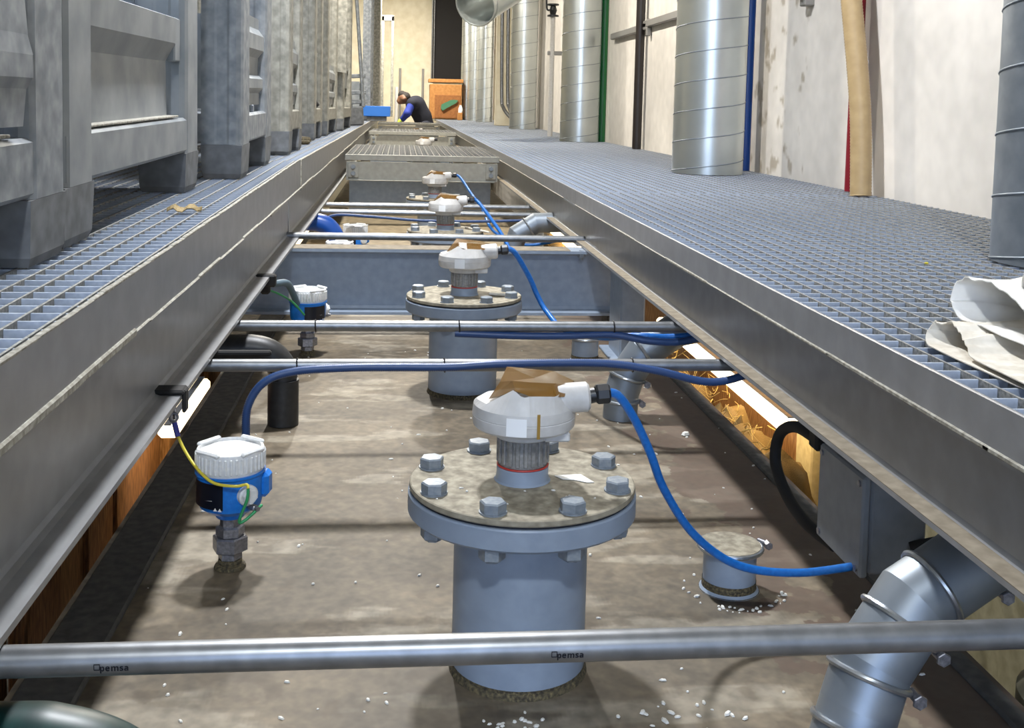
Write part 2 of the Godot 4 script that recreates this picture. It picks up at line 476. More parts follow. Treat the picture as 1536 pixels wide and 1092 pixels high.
func make_head() -> Node3D:                                 # stands on the cover plate, y = 0 there
	var n := thing("level_transmitter", "", "transmitter", Vector3.ZERO, "level transmitters on the flanged nozzles")
	var b := B.new()
	b.lathe([Vector2(0.0355, 0.0), Vector2(0.0335, 0.002), Vector2(0.0325, 0.008), Vector2(0.0325, 0.017), Vector2(0.031, 0.0185), Vector2(0.02, 0.0185)], Transform3D.IDENTITY, 36)
	part(n, "socket", b, M.nozzle)
	b = B.new()
	torus(b, Transform3D(Basis.IDENTITY, Vector3(0, 0.0197, 0)), 0.0315, 0.0013, 36, 8)
	part(n, "seal_ring", b, M.red, "thin red seal ring")
	b = B.new()
	b.lathe([Vector2(0.02, 0.021), Vector2(0.0305, 0.021), Vector2(0.0305, 0.057), Vector2(0.02, 0.057)], Transform3D.IDENTITY, 36)
	for i in 20:
		var a := TAU * i / 20
		b.bevel(Vector3(cos(a) * 0.0305, 0.0395, sin(a) * 0.0305), Vector3(0.005, 0.032, 0.0056), 0.001, Basis(Vector3.UP, -a))
	part(n, "coupling_sleeve", b, M.sleeve, "ribbed grey sleeve")
	b = B.new()
	b.lathe([Vector2(0.02, 0.0555), Vector2(0.034, 0.0555), Vector2(0.037, 0.0575), Vector2(0.04, 0.068), Vector2(0.02, 0.068)], Transform3D.IDENTITY, 40)
	b.bevel(Vector3(0.038, 0.0625, 0.012), Vector3(0.032, 0.012, 0.044), 0.002)
	part(n, "collar", b, M.head)
	b = B.new()
	b.lathe([Vector2(0.044, 0.067), Vector2(0.06, 0.0685), Vector2(0.0632, 0.0715), Vector2(0.064, 0.076), Vector2(0.0645, 0.0835), Vector2(0.0638, 0.0845), Vector2(0.0645, 0.0855), Vector2(0.063, 0.097)], Transform3D.IDENTITY, 56)
	# upper shell: faceted, rim of uneven height, high point at the front left
	var rings := [[], [], []]
	var keys := [[0, 0.055, 0.117], [40, 0.055, 0.104], [90, 0.052, 0.102], [140, 0.056, 0.102], [182, 0.06, 0.103], [210, 0.0575, 0.1035], [247, 0.046, 0.1245], [261, 0.0515, 0.1165], [272, 0.0505, 0.1185], [308, 0.0545, 0.116], [338, 0.056, 0.121], [360, 0.055, 0.117]]
	for i in 60:
		var deg := 360.0 * i / 60
		var a := deg_to_rad(deg)
		var top := Vector3.ZERO
		for k in keys.size() - 1:
			if deg >= keys[k][0] and deg <= keys[k + 1][0]:
				var p := Vector3(cos(deg_to_rad(keys[k][0])) * keys[k][1], keys[k][2], -sin(deg_to_rad(keys[k][0])) * keys[k][1])
				var q := Vector3(cos(deg_to_rad(keys[k + 1][0])) * keys[k + 1][1], keys[k + 1][2], -sin(deg_to_rad(keys[k + 1][0])) * keys[k + 1][1])
				top = p.lerp(q, (deg - keys[k][0]) / float(keys[k + 1][0] - keys[k][0]))
		rings[0].append(Vector3(cos(a) * 0.063, 0.097, -sin(a) * 0.063))
		rings[1].append(top)
		rings[2].append(Vector3(cos(a) * 0.03, 0.104, -sin(a) * 0.03))
	b.loft(rings)
	part(n, "housing", b, M.head)
	b = B.new()
	var lo := []; var hi := []
	for p in [[-0.046, 0.106, 0.016], [-0.015, 0.121, 0.036], [0.002, 0.1165, 0.043], [0.044, 0.115, 0.04], [0.06, 0.116, 0.008], [0.044, 0.11, -0.04], [-0.02, 0.112, -0.04]]:
		lo.append(Vector3(p[0], p[1], p[2]))
	for p in [[-0.031, 0.124, 0.002], [-0.018, 0.1305, 0.022], [0.002, 0.1295, 0.026], [0.052, 0.126, 0.022], [0.062, 0.125, 0.002], [0.042, 0.126, -0.044], [-0.018, 0.132, -0.044]]:
		hi.append(Vector3(p[0], p[1], p[2]))
	b.loft([lo, hi])
	part(n, "lid", b, M.amber, "amber see-through plastic lid")
	b = B.new()
	b.cyl(Vector3(0.036, 0.107, 0.02), Vector3(0.078, 0.11, 0.02), 0.0185, 28, -1, 0.003)
	b.bevel(Vector3(0.064, 0.113, 0.008), Vector3(0.024, 0.016, 0.028), 0.005)
	part(n, "cable_entry", b, M.head)
	b = B.new()
	b.cyl(Vector3(0.077, 0.11, 0.02), Vector3(0.086, 0.1125, 0.02), 0.0095, 18)
	b.cyl(Vector3(0.086, 0.1125, 0.02), Vector3(0.104, 0.114, 0.02), 0.0128, 8, -1, 0.0025, 0.2, true)
	part(n, "cable_gland", b, M.black)
	part(n, "sticker", patch(0.0653, -0.44, -0.06, 0.0725, 0.0945), M.white, "plain white sticker")
	var dr := patch(0.0654, 0.13, 0.19, 0.07, 0.1, 4)
	part(n, "varnish_drip", dr, M.varnish, "brown varnish streak")
	return n

func make_pressure() -> Node3D:                             # y = 0 on the tank lid, face +Z
	var n := thing("pressure_transmitter", "", "transmitter", Vector3.ZERO, "blue pressure transmitters")
	var b := B.new()
	b.lathe([Vector2(0.0, 0.0), Vector2(0.024, 0.0), Vector2(0.0225, 0.004), Vector2(0.017, 0.006), Vector2(0.017, 0.008), Vector2(0.018, 0.009), Vector2(0.017, 0.01), Vector2(0.018, 0.011), Vector2(0.017, 0.012), Vector2(0.017, 0.014)], Transform3D.IDENTITY, 28)
	part(n, "threaded_socket", b, M.rust)
	for q in [[0.012, 0.026, 0.018, 0.1], [0.0255, 0.049, 0.0268, 0.0], [0.0485, 0.065, 0.0215, 0.35]]:
		b = B.new()
		b.lathe([Vector2(0.0, q[0]), Vector2(q[2] - 0.003, q[0]), Vector2(q[2], q[0] + 0.002), Vector2(q[2], q[1] - 0.002), Vector2(q[2] - 0.003, q[1]), Vector2(0, q[1])], Transform3D.IDENTITY, 6, q[3], true)
		part(n, "union_nut", b, M.steel)
	b = B.new()
	b.lathe([Vector2(0.0155, 0.063), Vector2(0.0155, 0.08)], Transform3D.IDENTITY, 6, 0.1, true)
	part(n, "neck", b, M.steel)
	b = B.new()
	b.lathe([Vector2(0.0, 0.079), Vector2(0.021, 0.079), Vector2(0.024, 0.086), Vector2(0.036, 0.091), Vector2(0.045, 0.098), Vector2(0.0485, 0.11), Vector2(0.0495, 0.146), Vector2(0.052, 0.149), Vector2(0.052, 0.152), Vector2(0.0, 0.152)], Transform3D.IDENTITY, 48)
	b.bevel(Vector3(0.046, 0.128, -0.012), Vector3(0.024, 0.038, 0.03), 0.006)
	part(n, "body", b, M.tblue)
	b = B.new()
	b.lathe([Vector2(0.049, 0.152), Vector2(0.0505, 0.155), Vector2(0.0505, 0.181), Vector2(0.049, 0.185), Vector2(0.045, 0.186), Vector2(0.044, 0.1815), Vector2(0.0, 0.1815)], Transform3D.IDENTITY, 48)
	for i in 40:
		var a := TAU * i / 40
		b.bevel(Vector3(cos(a) * 0.0505, 0.1685, sin(a) * 0.0505), Vector3(0.0035, 0.024, 0.0042), 0.0012, Basis(Vector3.UP, -a))
	for i in 4:
		var a := TAU * i / 4 + 0.5
		b.bevel(Vector3(cos(a) * 0.0455, 0.1855, sin(a) * 0.0455), Vector3(0.008, 0.007, 0.046), 0.0025, Basis(Vector3.UP, -a))
	part(n, "cap", b, M.cap, "white ribbed screw cap")
	b = B.new()
	var d := Vector3(0.72, -0.05, 0.69).normalized()
	b.cyl(d * 0.035 + Vector3(0, 0.127, 0), d * 0.056 + Vector3(0, 0.127, 0), 0.0155, 24, -1, 0.002)
	b.cyl(d * 0.055 + Vector3(0, 0.127, 0), d * 0.0605 + Vector3(0, 0.127, 0), 0.0125, 6, -1, 0.001, 0.3, true)
	part(n, "blanking_plug", b, M.cap)
	var lab := part(n, "name_plate", patch(0.0502, -1.25, 0.08, 0.105, 0.143, 10), M.label_black, "black name plate")
	b = B.new()
	var tp := Transform3D(Basis(Vector3.UP, -0.08), Vector3.ZERO)
	for q in [[-0.006, 0.104], [0.001, 0.1035]]:
		b.tri(tp * Vector3(q[0], q[1], 0.0512), tp * Vector3(q[0] + 0.006, q[1], 0.0512), tp * Vector3(q[0] + 0.003, q[1] + 0.005, 0.0512))
	b.tri(tp * Vector3(-0.02, 0.1185, 0.0495), tp * Vector3(-0.008, 0.1185, 0.0512), tp * Vector3(-0.008, 0.1192, 0.0512))
	part(lab, "printed_mark", b, M.white)
	b = B.new()
	b.cyl(Vector3(0.036, 0.105, 0.026), Vector3(0.05, 0.106, 0.038), 0.005, 12, -1, 0.001)
	b.cyl(Vector3(0.05, 0.106, 0.038), Vector3(0.054, 0.106, 0.041), 0.0035, 10)
	part(n, "earth_screw", b, M.steel)
	return n

func make_conduit(z: float, y: float, r: float, x0: float, x1: float, slope: float, label: String, ties: Array) -> Node3D:
	var n := thing("conduit_tube", label, "tube", Vector3(0, y, z), "conduits crossing under the beams")
	var b := B.new()
	b.tube([Vector3(x0, x0 * slope, 0), Vector3((x0 + x1) / 2, (x0 + x1) / 2 * slope, 0), Vector3(x1, x1 * slope, 0)], r, 28)
	part(n, "tube", b, M.conduit)
	for x in ties:
		b = B.new()
		torus(b, Transform3D(Basis(Vector3(0, 0, 1), PI / 2 + 0.06), Vector3(x, x * slope - 0.0, 0)), r + 0.001, 0.0016, 20, 6)
		part(n, "cable_tie", b, M.black)
	return n

func duct_elbow(called: String, label: String, pts: Array, r: float, collars: Array, m: Material):
	var n := thing(called, label, "duct", pts[0])
	var rel := pts.map(func(p): return p - pts[0])
	for i in rel.size() - 1:
		var b := B.new()
		b.tube(rel, r, 28, false, i)
		part(n, "section", b, m)
	for c in collars:                                        # [segment, fraction]
		var p: Vector3 = rel[c[0]].lerp(rel[c[0] + 1], c[1])
		var d: Vector3 = (rel[c[0] + 1] - rel[c[0]]).normalized()
		var b := B.new()
		torus(b, axes(d, p), r + 0.0015, 0.0038, 32, 8)
		var ring := part(n, "clamp_ring", b, M.galv)
		var side := d.cross(Vector3(0.35, 0.0, -1)).normalized()
		if side.x < 0: side = -side
		b = B.new()
		var q := p + side * (r + 0.005) + Vector3(0, 0, 0.008)
		b.cyl(q - Vector3(0, 0, 0.012), q + Vector3(0, 0, 0.01), 0.0055, 10, -1, 0.001)
		b.cyl(q + Vector3(0, 0, 0.009), q + Vector3(0, 0, 0.014), 0.0085, 6, -1, 0.001, 0.0, true)
		part(ring, "bolt", b, M.steel)

func spiral_duct(label: String, at: Vector3, r: float, h: float, pitch: float, lean := 0.0, m: Material = null):
	var n := thing("spiral_duct", label, "duct", at, "upright spiral ducts on the walkway")
	n.rotation.z = lean
	var b := B.new()
	b.lathe([Vector2(0, 0), Vector2(r, 0.0), Vector2(r, h), Vector2(0, h)], Transform3D.IDENTITY, 56)
	part(n, "duct_wall", b, m if m else M.duct)
	b = B.new()
	var pts := []
	var turns := h / pitch
	var seg := 36
	for i in int(turns * seg):
		var a := TAU * i / seg
		pts.append(Vector3(cos(a + 2.6) * r, pitch * i / seg, -sin(a + 2.6) * r))
	b.tube(pts, 0.0026 if r > 0.12 else 0.002, 6)
	part(n, "lock_seam", b, M.duct_dull)

# ---------------------------------------------------------------- builders: walkway
func grating(label: String, x0: float, x1: float, z0: float, z1: float, ya: float, yb: float, single: bool):
	var n := thing("grating_panel", label, "grating", Vector3((x0 + x1) / 2, ya, z0), "steel grating of the walkways")
	var w := x1 - x0
	var l := z0 - z1
	var tilt := atan2(yb - ya, l)
	n.rotation.x = tilt
	l = l / cos(tilt)
	var pz := 0.0375; var px := 0.0335
	var nz := int(l / pz); var nx := int(w / px)
	var bar := BoxMesh.new(); bar.size = Vector3(w, 0.028, 0.0032)
	var rod := BoxMesh.new(); rod.size = Vector3(0.003, 0.02, l)
	var stuff := B.new(); var stuff2 := B.new()
	for i in nz + 1:
		var p := Vector3(0, -0.0152, -i * pz)
		if single:
			var q := part(n, "bearing_bar", bar, M.grate); q.position = p
		else: stuff.box(p, bar.size)
	for i in nx + 1:
		var p := Vector3(-w / 2 + i * px, -0.010, -l / 2)
		if single:
			var q := part(n, "cross_rod", rod, M.grate_rod); q.position = p
		else: stuff2.box(p, rod.size)
	if not single:
		part(n, "bearing_bars", stuff, M.grate).set_meta("kind", "stuff")
		part(n, "cross_rods", stuff2, M.grate_rod).set_meta("kind", "stuff")

func stillage(label: String, z0: float, z1: float, xa: float, h: float, st: int, m: Material):
	var y := left_deck(z0) + 0.001
	var n := thing("steel_stillage", label, "stillage", Vector3(xa, y, z0), "steel stillages on the left-hand walkway")
	n.rotation.x = atan2(left_deck(z1) - left_deck(z0), z0 - z1)
	var l := z0 - z1
	var dx := 0.8
	var pw := 0.1 if st != 1 else 0.07                        # post width across the aisle
	var pd := minf(0.13, l * 0.22)                           # post length along the aisle
	for q in [[0.0, 0.0], [0.0, 1.0], [1.0, 0.0], [1.0, 1.0]]:
		var cx: float = -pw / 2 - q[0] * (dx - pw)
		var cz: float = -pd / 2 - q[1] * (l - pd)
		var b := B.new()
		var rr := []
		for s in [[0.0, 0.86], [0.012, 0.94], [0.083, 1.0]]:
			var hx: float = pw * 0.5 * s[1]; var hz: float = pd * 0.55 * s[1]
			rr.append([Vector3(cx - hx, s[0], cz + hz), Vector3(cx + hx, s[0], cz + hz), Vector3(cx + hx, s[0], cz - hz), Vector3(cx - hx, s[0], cz - hz)])
		b.loft(rr)
		part(n, "foot", b, M.still_foot)
		b = B.new()
		# pressed post: front and aisle faces with a chamfered corner and a shallow groove
		var cxa := cx - pw / 2; var cxb := cx + pw / 2
		var poly := PackedVector2Array([Vector2(cxa, -cz - pd / 2), Vector2(cxa + pw * 0.32, -cz - pd / 2), Vector2(cxa + pw * 0.38, -cz - pd / 2 + 0.0015), Vector2(cxa + pw * 0.62, -cz - pd / 2 + 0.0015), Vector2(cxa + pw * 0.68, -cz - pd / 2), Vector2(cxb - 0.016, -cz - pd / 2), Vector2(cxb - 0.005, -cz - pd / 2 + 0.005), Vector2(cxb, -cz - pd / 2 + 0.016), Vector2(cxb, -cz + pd / 2 - 0.008), Vector2(cxb - 0.008, -cz + pd / 2), Vector2(cxa, -cz + pd / 2)])
		b.prism(poly, Transform3D(Basis(Vector3(1, 0, 0), Vector3(0, 0, -1), Vector3(0, 1, 0)), Vector3(0, 0.0835, 0)), h - 0.0835)
		part(n, "post", b, m)
	var b2 := B.new()
	b2.bevel(Vector3(-0.0225, 0.122, -l / 2), Vector3(0.041, 0.074, l - 0.006), 0.006)
	part(n, "bottom_rail", b2, m)
	b2 = B.new()
	b2.bevel(Vector3(-dx / 2, 0.122, -0.0225), Vector3(dx - 0.02, 0.074, 0.04), 0.006)
	part(n, "bottom_rail", b2, m)
	b2 = B.new()
	b2.bevel(Vector3(-dx / 2, 0.122, -l + 0.0225), Vector3(dx - 0.02, 0.074, 0.04), 0.006)
	part(n, "bottom_rail", b2, m)
	b2 = B.new()
	b2.bevel(Vector3(-0.0225, h - 0.033, -l / 2), Vector3(0.04, 0.06, l - 0.02), 0.005)
	part(n, "top_rail", b2, m)
	b2 = B.new()
	b2.bevel(Vector3(-dx / 2, h - 0.033, -0.0225), Vector3(dx - 0.02, 0.06, 0.04), 0.005)
	part(n, "top_rail", b2, m)
	b2 = B.new()
	b2.box(Vector3(-dx / 2, 0.15, -l / 2), Vector3(dx - 0.04, 0.004, l - 0.04))
	part(n, "floor_sheet", b2, m)
	# aisle-side sheet: folded profile (offset, height)
	var pr := [[-0.026, 0.158], [-0.03, 0.165], [-0.032, 0.275], [-0.012, 0.312], [-0.01, 0.362], [-0.02, 0.366]]
	if st == 2:
		pr = [[-0.02, 0.178], [-0.02, 0.21], [-0.01, 0.225], [-0.01, 0.25], [-0.024, 0.262], [-0.024, 0.31], [-0.008, 0.33], [-0.008, 0.37], [-0.022, 0.39], [-0.022, 0.42]]
	elif st == 3:
		pr = [[-0.03, 0.3], [-0.03, 0.42], [-0.02, 0.43], [-0.02, 0.45]]
	var zz0 := -pd + 0.004; var zz1 := -l + pd - 0.004
	if st == 0: zz1 = -l + pd + 0.055
	b2 = B.new()
	for i in pr.size() - 1:
		var p: Array = pr[i]; var q: Array = pr[i + 1]
		b2.quad(Vector3(p[0], p[1], zz0), Vector3(p[0], p[1], zz1), Vector3(q[0], q[1], zz1), Vector3(q[0], q[1], zz0))
		b2.quad(Vector3(p[0] - 0.002, p[1], zz1), Vector3(p[0] - 0.002, p[1], zz0), Vector3(q[0] - 0.002, q[1], zz0), Vector3(q[0] - 0.002, q[1], zz1))
	var pan := part(n, "side_panel", b2, M.still_panel)
	if st == 0:
		b2 = B.new()
		b2.bevel(Vector3(-0.021, 0.163, (zz0 + zz1) / 2), Vector3(0.03, 0.004, absf(zz1 - zz0)), 0.001)
		part(pan, "dusty_lip", b2, M.edge_paint)
		b2 = B.new()
		b2.bevel(Vector3(-0.022, 0.32, -l + pd + 0.027), Vector3(0.018, 0.09, 0.055), 0.003)
		part(n, "gusset", b2, M.still_panel)
	if st == 2:
		b2 = B.new()
		b2.bevel(Vector3(-0.018, 0.169, (zz0 + zz1) / 2), Vector3(0.012, 0.02, 0.012), 0.002)
		part(n, "spacer", b2, m)
	# inner end sheet seen through the openings
	b2 = B.new()
	b2.box(Vector3(-dx / 2 - 0.03, 0.3, -l + 0.03), Vector3(dx - pw * 2, 0.28, 0.004))
	part(n, "end_panel", b2, M.still_panel)
	b2 = B.new()
	b2.box(Vector3(-dx / 2 - 0.03, 0.3, -0.03), Vector3(dx - pw * 2, 0.28, 0.004))
	part(n, "end_panel", b2, M.still_panel)
	b2 = B.new()
	b2.box(Vector3(-dx + 0.02, 0.36, -l / 2), Vector3(0.004, 0.4, l - 2 * pd))
	part(n, "side_panel", b2, M.still_panel)

# ---------------------------------------------------------------- person: smooth field of bones, meshed as surface nets
func nets(bones: Array, cell: float, k: float, b: B):
	var lo := Vector3(1e9, 1e9, 1e9); var hi := -lo
	for q in bones:
		for e in [[q[0], q[2]], [q[1], q[3]]]:
			lo = lo.min(e[0] - Vector3.ONE * (e[1] + cell * 2)); hi = hi.max(e[0] + Vector3.ONE * (e[1] + cell * 2))
	var s := Vector3i(((hi - lo) / cell).ceil()) + Vector3i.ONE
	var f := PackedFloat32Array(); f.resize(s.x * s.y * s.z); f.fill(1.0)
	for q in bones:
		var a: Vector3 = q[0]; var c: Vector3 = q[1]
		var m: float = maxf(q[2], q[3]) + cell * 3 + k
		var i0 := Vector3i(((a.min(c) - Vector3.ONE * m - lo) / cell).floor()).max(Vector3i.ZERO)
		var i1 := Vector3i(((a.max(c) + Vector3.ONE * m - lo) / cell).ceil()).min(s - Vector3i.ONE)
		var ab := c - a; var ll := maxf(ab.length_squared(), 1e-9)
		for z in range(i0.z, i1.z + 1):
			for y in range(i0.y, i1.y + 1):
				for x in range(i0.x, i1.x + 1):
					var p := lo + Vector3(x, y, z) * cell
					var t := clampf((p - a).dot(ab) / ll, 0, 1)
					var d: float = (p - a - ab * t).length() - lerpf(q[2], q[3], t)
					var i := x + s.x * (y + s.y * z)
					var h := maxf(k - absf(f[i] - d), 0.0) / k
					f[i] = minf(f[i], d) - h * h * k * 0.25
	var vert := {}
	var step := [1, s.x, s.x * s.y]
	for z in s.z - 1:
		for y in s.y - 1:
			for x in s.x - 1:
				var i := x + s.x * (y + s.y * z)
				var n := 0; var sum := Vector3.ZERO; var neg := 0
				for c in 8:
					if f[i + (c & 1) + ((c >> 1) & 1) * step[1] + (c >> 2) * step[2]] < 0: neg += 1
				if neg == 0 or neg == 8: continue
				for c in 8:
					for ax in 3:
						if c & (1 << ax): continue
						var o := Vector3(c & 1, (c >> 1) & 1, c >> 2)
						var v0: float = f[i + (c & 1) + ((c >> 1) & 1) * step[1] + (c >> 2) * step[2]]
						var e := c | (1 << ax)
						var v1: float = f[i + (e & 1) + ((e >> 1) & 1) * step[1] + (e >> 2) * step[2]]
						if (v0 < 0) != (v1 < 0):
							o[ax] += v0 / (v0 - v1)
							sum += o; n += 1
				vert[i] = lo + (Vector3(x, y, z) + sum / n) * cell
	b.group(1)
	for z in range(1, s.z - 1):
		for y in range(1, s.y - 1):
			for x in range(1, s.x - 1):
				var i := x + s.x * (y + s.y * z)
				for ax in 3:
					var v0 := f[i]; var v1 := f[i + step[ax]]
					if (v0 < 0) == (v1 < 0): continue
					var u: int = step[(ax + 1) % 3]; var w: int = step[(ax + 2) % 3]
					var q := [vert.get(i), vert.get(i - u), vert.get(i - u - w), vert.get(i - w)]
					if q.has(null): continue
					if v0 < 0: b.quad(q[0], q[1], q[2], q[3])
					else: b.quad(q[3], q[2], q[1], q[0])

func person():
	# kneeling in the pit, bent over towards the left, head down; origin on the tank lid
	var n := thing("person", "person in dark jacket and blue sleeves crouching at the far end", "person", Vector3(0.06, 0.0, -17.0))
	n.scale = Vector3.ONE * 0.93
	var J := {"hip": Vector3(0.36, 0.36, 0), "waist": Vector3(0.31, 0.52, 0.0), "chest": Vector3(0.2, 0.7, 0.02), "neck": Vector3(0.08, 0.79, 0.03), "head": Vector3(0.0, 0.815, 0.05)}
	var arms := []; var hands := []; var legs := []
	for s in [-1.0, 1.0]:
		var sh := Vector3(0.13, 0.73, 0.02 + s * 0.16)
		var el := Vector3(0.06, 0.57, 0.06 + s * 0.2)
		var wr := Vector3(-0.02, 0.47, 0.1 + s * 0.1)
		arms.append([sh, el, 0.058, 0.048]); arms.append([el, wr, 0.047, 0.034])
		var pm := wr + Vector3(-0.04, -0.035, 0.0)
		hands.append([wr, pm, 0.03, 0.036])
		for fi in 4:
			var kn := pm + Vector3(-0.035, -0.02 - 0.002 * fi, (fi - 1.5) * 0.019)
			var tip := kn + Vector3(-0.018, -0.035 + 0.004 * absf(fi - 1.3), (fi - 1.5) * 0.002)
			hands.append([pm + Vector3(0, 0, (fi - 1.5) * 0.017), kn, 0.0105, 0.0095]); hands.append([kn, tip, 0.0095, 0.008])
		var th := wr + Vector3(-0.03, -0.005, -s * 0.045)
		hands.append([wr + Vector3(-0.008, -0.01, -s * 0.018), th, 0.012, 0.011]); hands.append([th, th + Vector3(-0.025, -0.018, 0), 0.011, 0.0085])
		var hp := Vector3(0.36, 0.36, s * 0.1); var kn2 := Vector3(0.02, 0.1, s * 0.16); var an := Vector3(0.46, 0.08, s * 0.13)
		legs.append([hp, kn2, 0.092, 0.065]); legs.append([kn2, an, 0.062, 0.044]); legs.append([an, an + Vector3(0.16, -0.03, 0), 0.042, 0.036])
	var torso := [[J.hip, J.waist, 0.135, 0.13], [J.waist, J.chest, 0.13, 0.15], [Vector3(0.14, 0.73, -0.12), Vector3(0.14, 0.73, 0.16), 0.085, 0.085]]
	var skull := [[J.chest, J.neck, 0.07, 0.055], [J.neck, J.head, 0.055, 0.07], [J.head, Vector3(-0.01, 0.825, 0.05), 0.092, 0.088], [J.head, Vector3(-0.065, 0.755, 0.065), 0.075, 0.045],
		[Vector3(-0.085, 0.8, 0.065), Vector3(-0.108, 0.775, 0.068), 0.016, 0.013], [Vector3(0.0, 0.8, 0.142), Vector3(0.005, 0.815, 0.143), 0.02, 0.018], [Vector3(0.0, 0.8, -0.042), Vector3(0.005, 0.815, -0.043), 0.02, 0.018]]
	var b := B.new()
	nets(torso + legs + arms + skull, 0.016, 0.03, b)
	nets(hands, 0.006, 0.008, b)
	var body := part(n, "body", b, M.skin)
	var fat := func(src: Array, g: float): return src.map(func(q): return [q[0], q[1], q[2] + g, q[3] + g])
	b = B.new(); nets(fat.call(torso, 0.016), 0.018, 0.04, b); part(body, "jacket", b, M.navy, "dark navy jacket")
	b = B.new(); nets(fat.call(arms, 0.012), 0.016, 0.03, b); part(body, "sleeves", b, M.jersey, "blue sleeves")
	b = B.new(); nets(fat.call(legs, 0.014), 0.018, 0.03, b); part(body, "trousers", b, M.navy)
	b = B.new(); nets([[Vector3(0.02, 0.835, 0.05), Vector3(-0.03, 0.87, 0.05), 0.09, 0.07]], 0.012, 0.03, b); part(body, "hair", b, M.hair)
	b = B.new(); nets(fat.call(hands, 0.003), 0.007, 0.008, b); part(body, "gloves", b, M.glove, "yellow-green work gloves")
# ---------------------------------------------------------------- lamps
func bay_lamp(label: String, at: Vector3, energy: float, tint := Color(1.0, 0.97, 0.92)):
	var n := thing("high_bay_lamp", label, "lamp", at, "high bay lamps under the ceiling")
	var b := B.new()
	b.lathe([Vector2(0.19, 0.0), Vector2(0.195, 0.005), Vector2(0.15, 0.12), Vector2(0.08, 0.2), Vector2(0.06, 0.24), Vector2(0.0, 0.25)], Transform3D.IDENTITY, 36)
	b.lathe([Vector2(0.0, 0.21), Vector2(0.075, 0.195), Vector2(0.145, 0.117), Vector2(0.19, 0.0)], Transform3D.IDENTITY, 36)
	b.cyl(Vector3(0, 0.24, 0), Vector3(0, 4.2 - at.y, 0), 0.012, 10)
	part(n, "reflector", b, M.galv)
	b = B.new()
	b.cyl(Vector3(0, 0.02, 0), Vector3(0, 0.03, 0), 0.165, 32)
	part(n, "lens", b, M.bay)
	var l := AreaLight3D.new()
	l.area_size = Vector2(0.18, 0.18)
	l.light_color = tint
	l.light_energy = energy
	l.area_range = 30.0
	l.shadow_enabled = true
	l.rotation_degrees.x = -90
	l.position = Vector3(0, 0.012, 0)
	n.add_child(l)

func strip_lamp(label: String, x: float, y: float, z0: float, z1: float, energy: float, w := 0.07):
	var n := thing("strip_lamp", label, "lamp", Vector3(x, y, (z0 + z1) / 2), "strip lamps below the walkways")
	var l := z0 - z1
	var b := B.new()
	b.bevel(Vector3(0, 0.0165, 0), Vector3(w * 0.35, 0.004, l), 0.001)
	part(n, "housing", b, M.galv)
	b = B.new()
	b.bevel(Vector3(0, 0.0, 0), Vector3(w, 0.03, l), 0.008)
	part(n, "diffuser", b, M.lamp, "glowing white diffuser")
	var a := AreaLight3D.new()
	a.area_size = Vector2(w - 0.005, l - 0.02)
	a.light_color = Color(1.0, 0.88, 0.66)
	a.light_energy = energy
	a.area_range = 20.0
	a.shadow_enabled = true
	a.rotation_degrees.x = -90
	a.position = Vector3(0, -0.018, 0)
	n.add_child(a)

# ---------------------------------------------------------------- scene
func _ready():
	var cam := Camera3D.new()
	cam.name = "camera"
	cam.projection = Camera3D.PROJECTION_FRUSTUM
	cam.near = 0.05; cam.far = 100.0
	cam.size = 1092.0 / 1640.0 * 0.05
	cam.frustum_offset = Vector2(0, -266.0 / 1640.0 * 0.05)
	cam.position = Vector3(0, 0.71, 0)
	cam.basis = Basis.from_euler(Vector3(-0.0754246, -0.1036136, 0.024))
	cam.current = true
	add_child(cam)
	var env := Environment.new()
	env.background_mode = Environment.BG_SKY
	var sky := Sky.new()
	var sm := ProceduralSkyMaterial.new()
	sm.sky_top_color = Color(0.5, 0.62, 0.83); sm.sky_horizon_color = Color(0.77, 0.83, 0.91)
	sm.ground_bottom_color = Color(0.36, 0.36, 0.36); sm.ground_horizon_color = Color(0.6, 0.63, 0.66)
	sm.energy_multiplier = 7.5
	sky.sky_material = sm
	env.sky = sky
	env.ambient_light_source = Environment.AMBIENT_SOURCE_BG
	env.tonemap_mode = Environment.TONE_MAPPER_LINEAR
	env.tonemap_exposure = 1.2
	env.sdfgi_enabled = true; env.ssao_enabled = true; env.ssil_enabled = true
	var we := WorldEnvironment.new()
	we.environment = env
	add_child(we)
	make_materials()
	bay_lamp("high bay lamp hanging above the second nozzle", Vector3(-0.06, 2.85, -2.85), 12.0, Color(0.97, 0.98, 1.0))
	bay_lamp("added fill lamp, unseen behind the viewpoint", Vector3(-0.06, 2.85, 1.5), 8.0, Color(0.94, 0.97, 1.0))  # unseen lamp, added to brighten the faces turned towards the camera
	bay_lamp("high bay lamp hanging above the near cross walkway", Vector3(-0.12, 2.85, -6.6), 13.0)
	bay_lamp("high bay lamp hanging above the middle cross walkway", Vector3(-0.12, 2.85, -10.6), 13.0)
	bay_lamp("high bay lamp hanging above the crouching person", Vector3(-0.12, 2.85, -16.4), 22.0)
	build_hall()
	build_tank()
	build_walkways()
	build_fittings()
	build_stillages()
	build_ducts()
	build_under_deck()
	build_far_end()
	build_small()

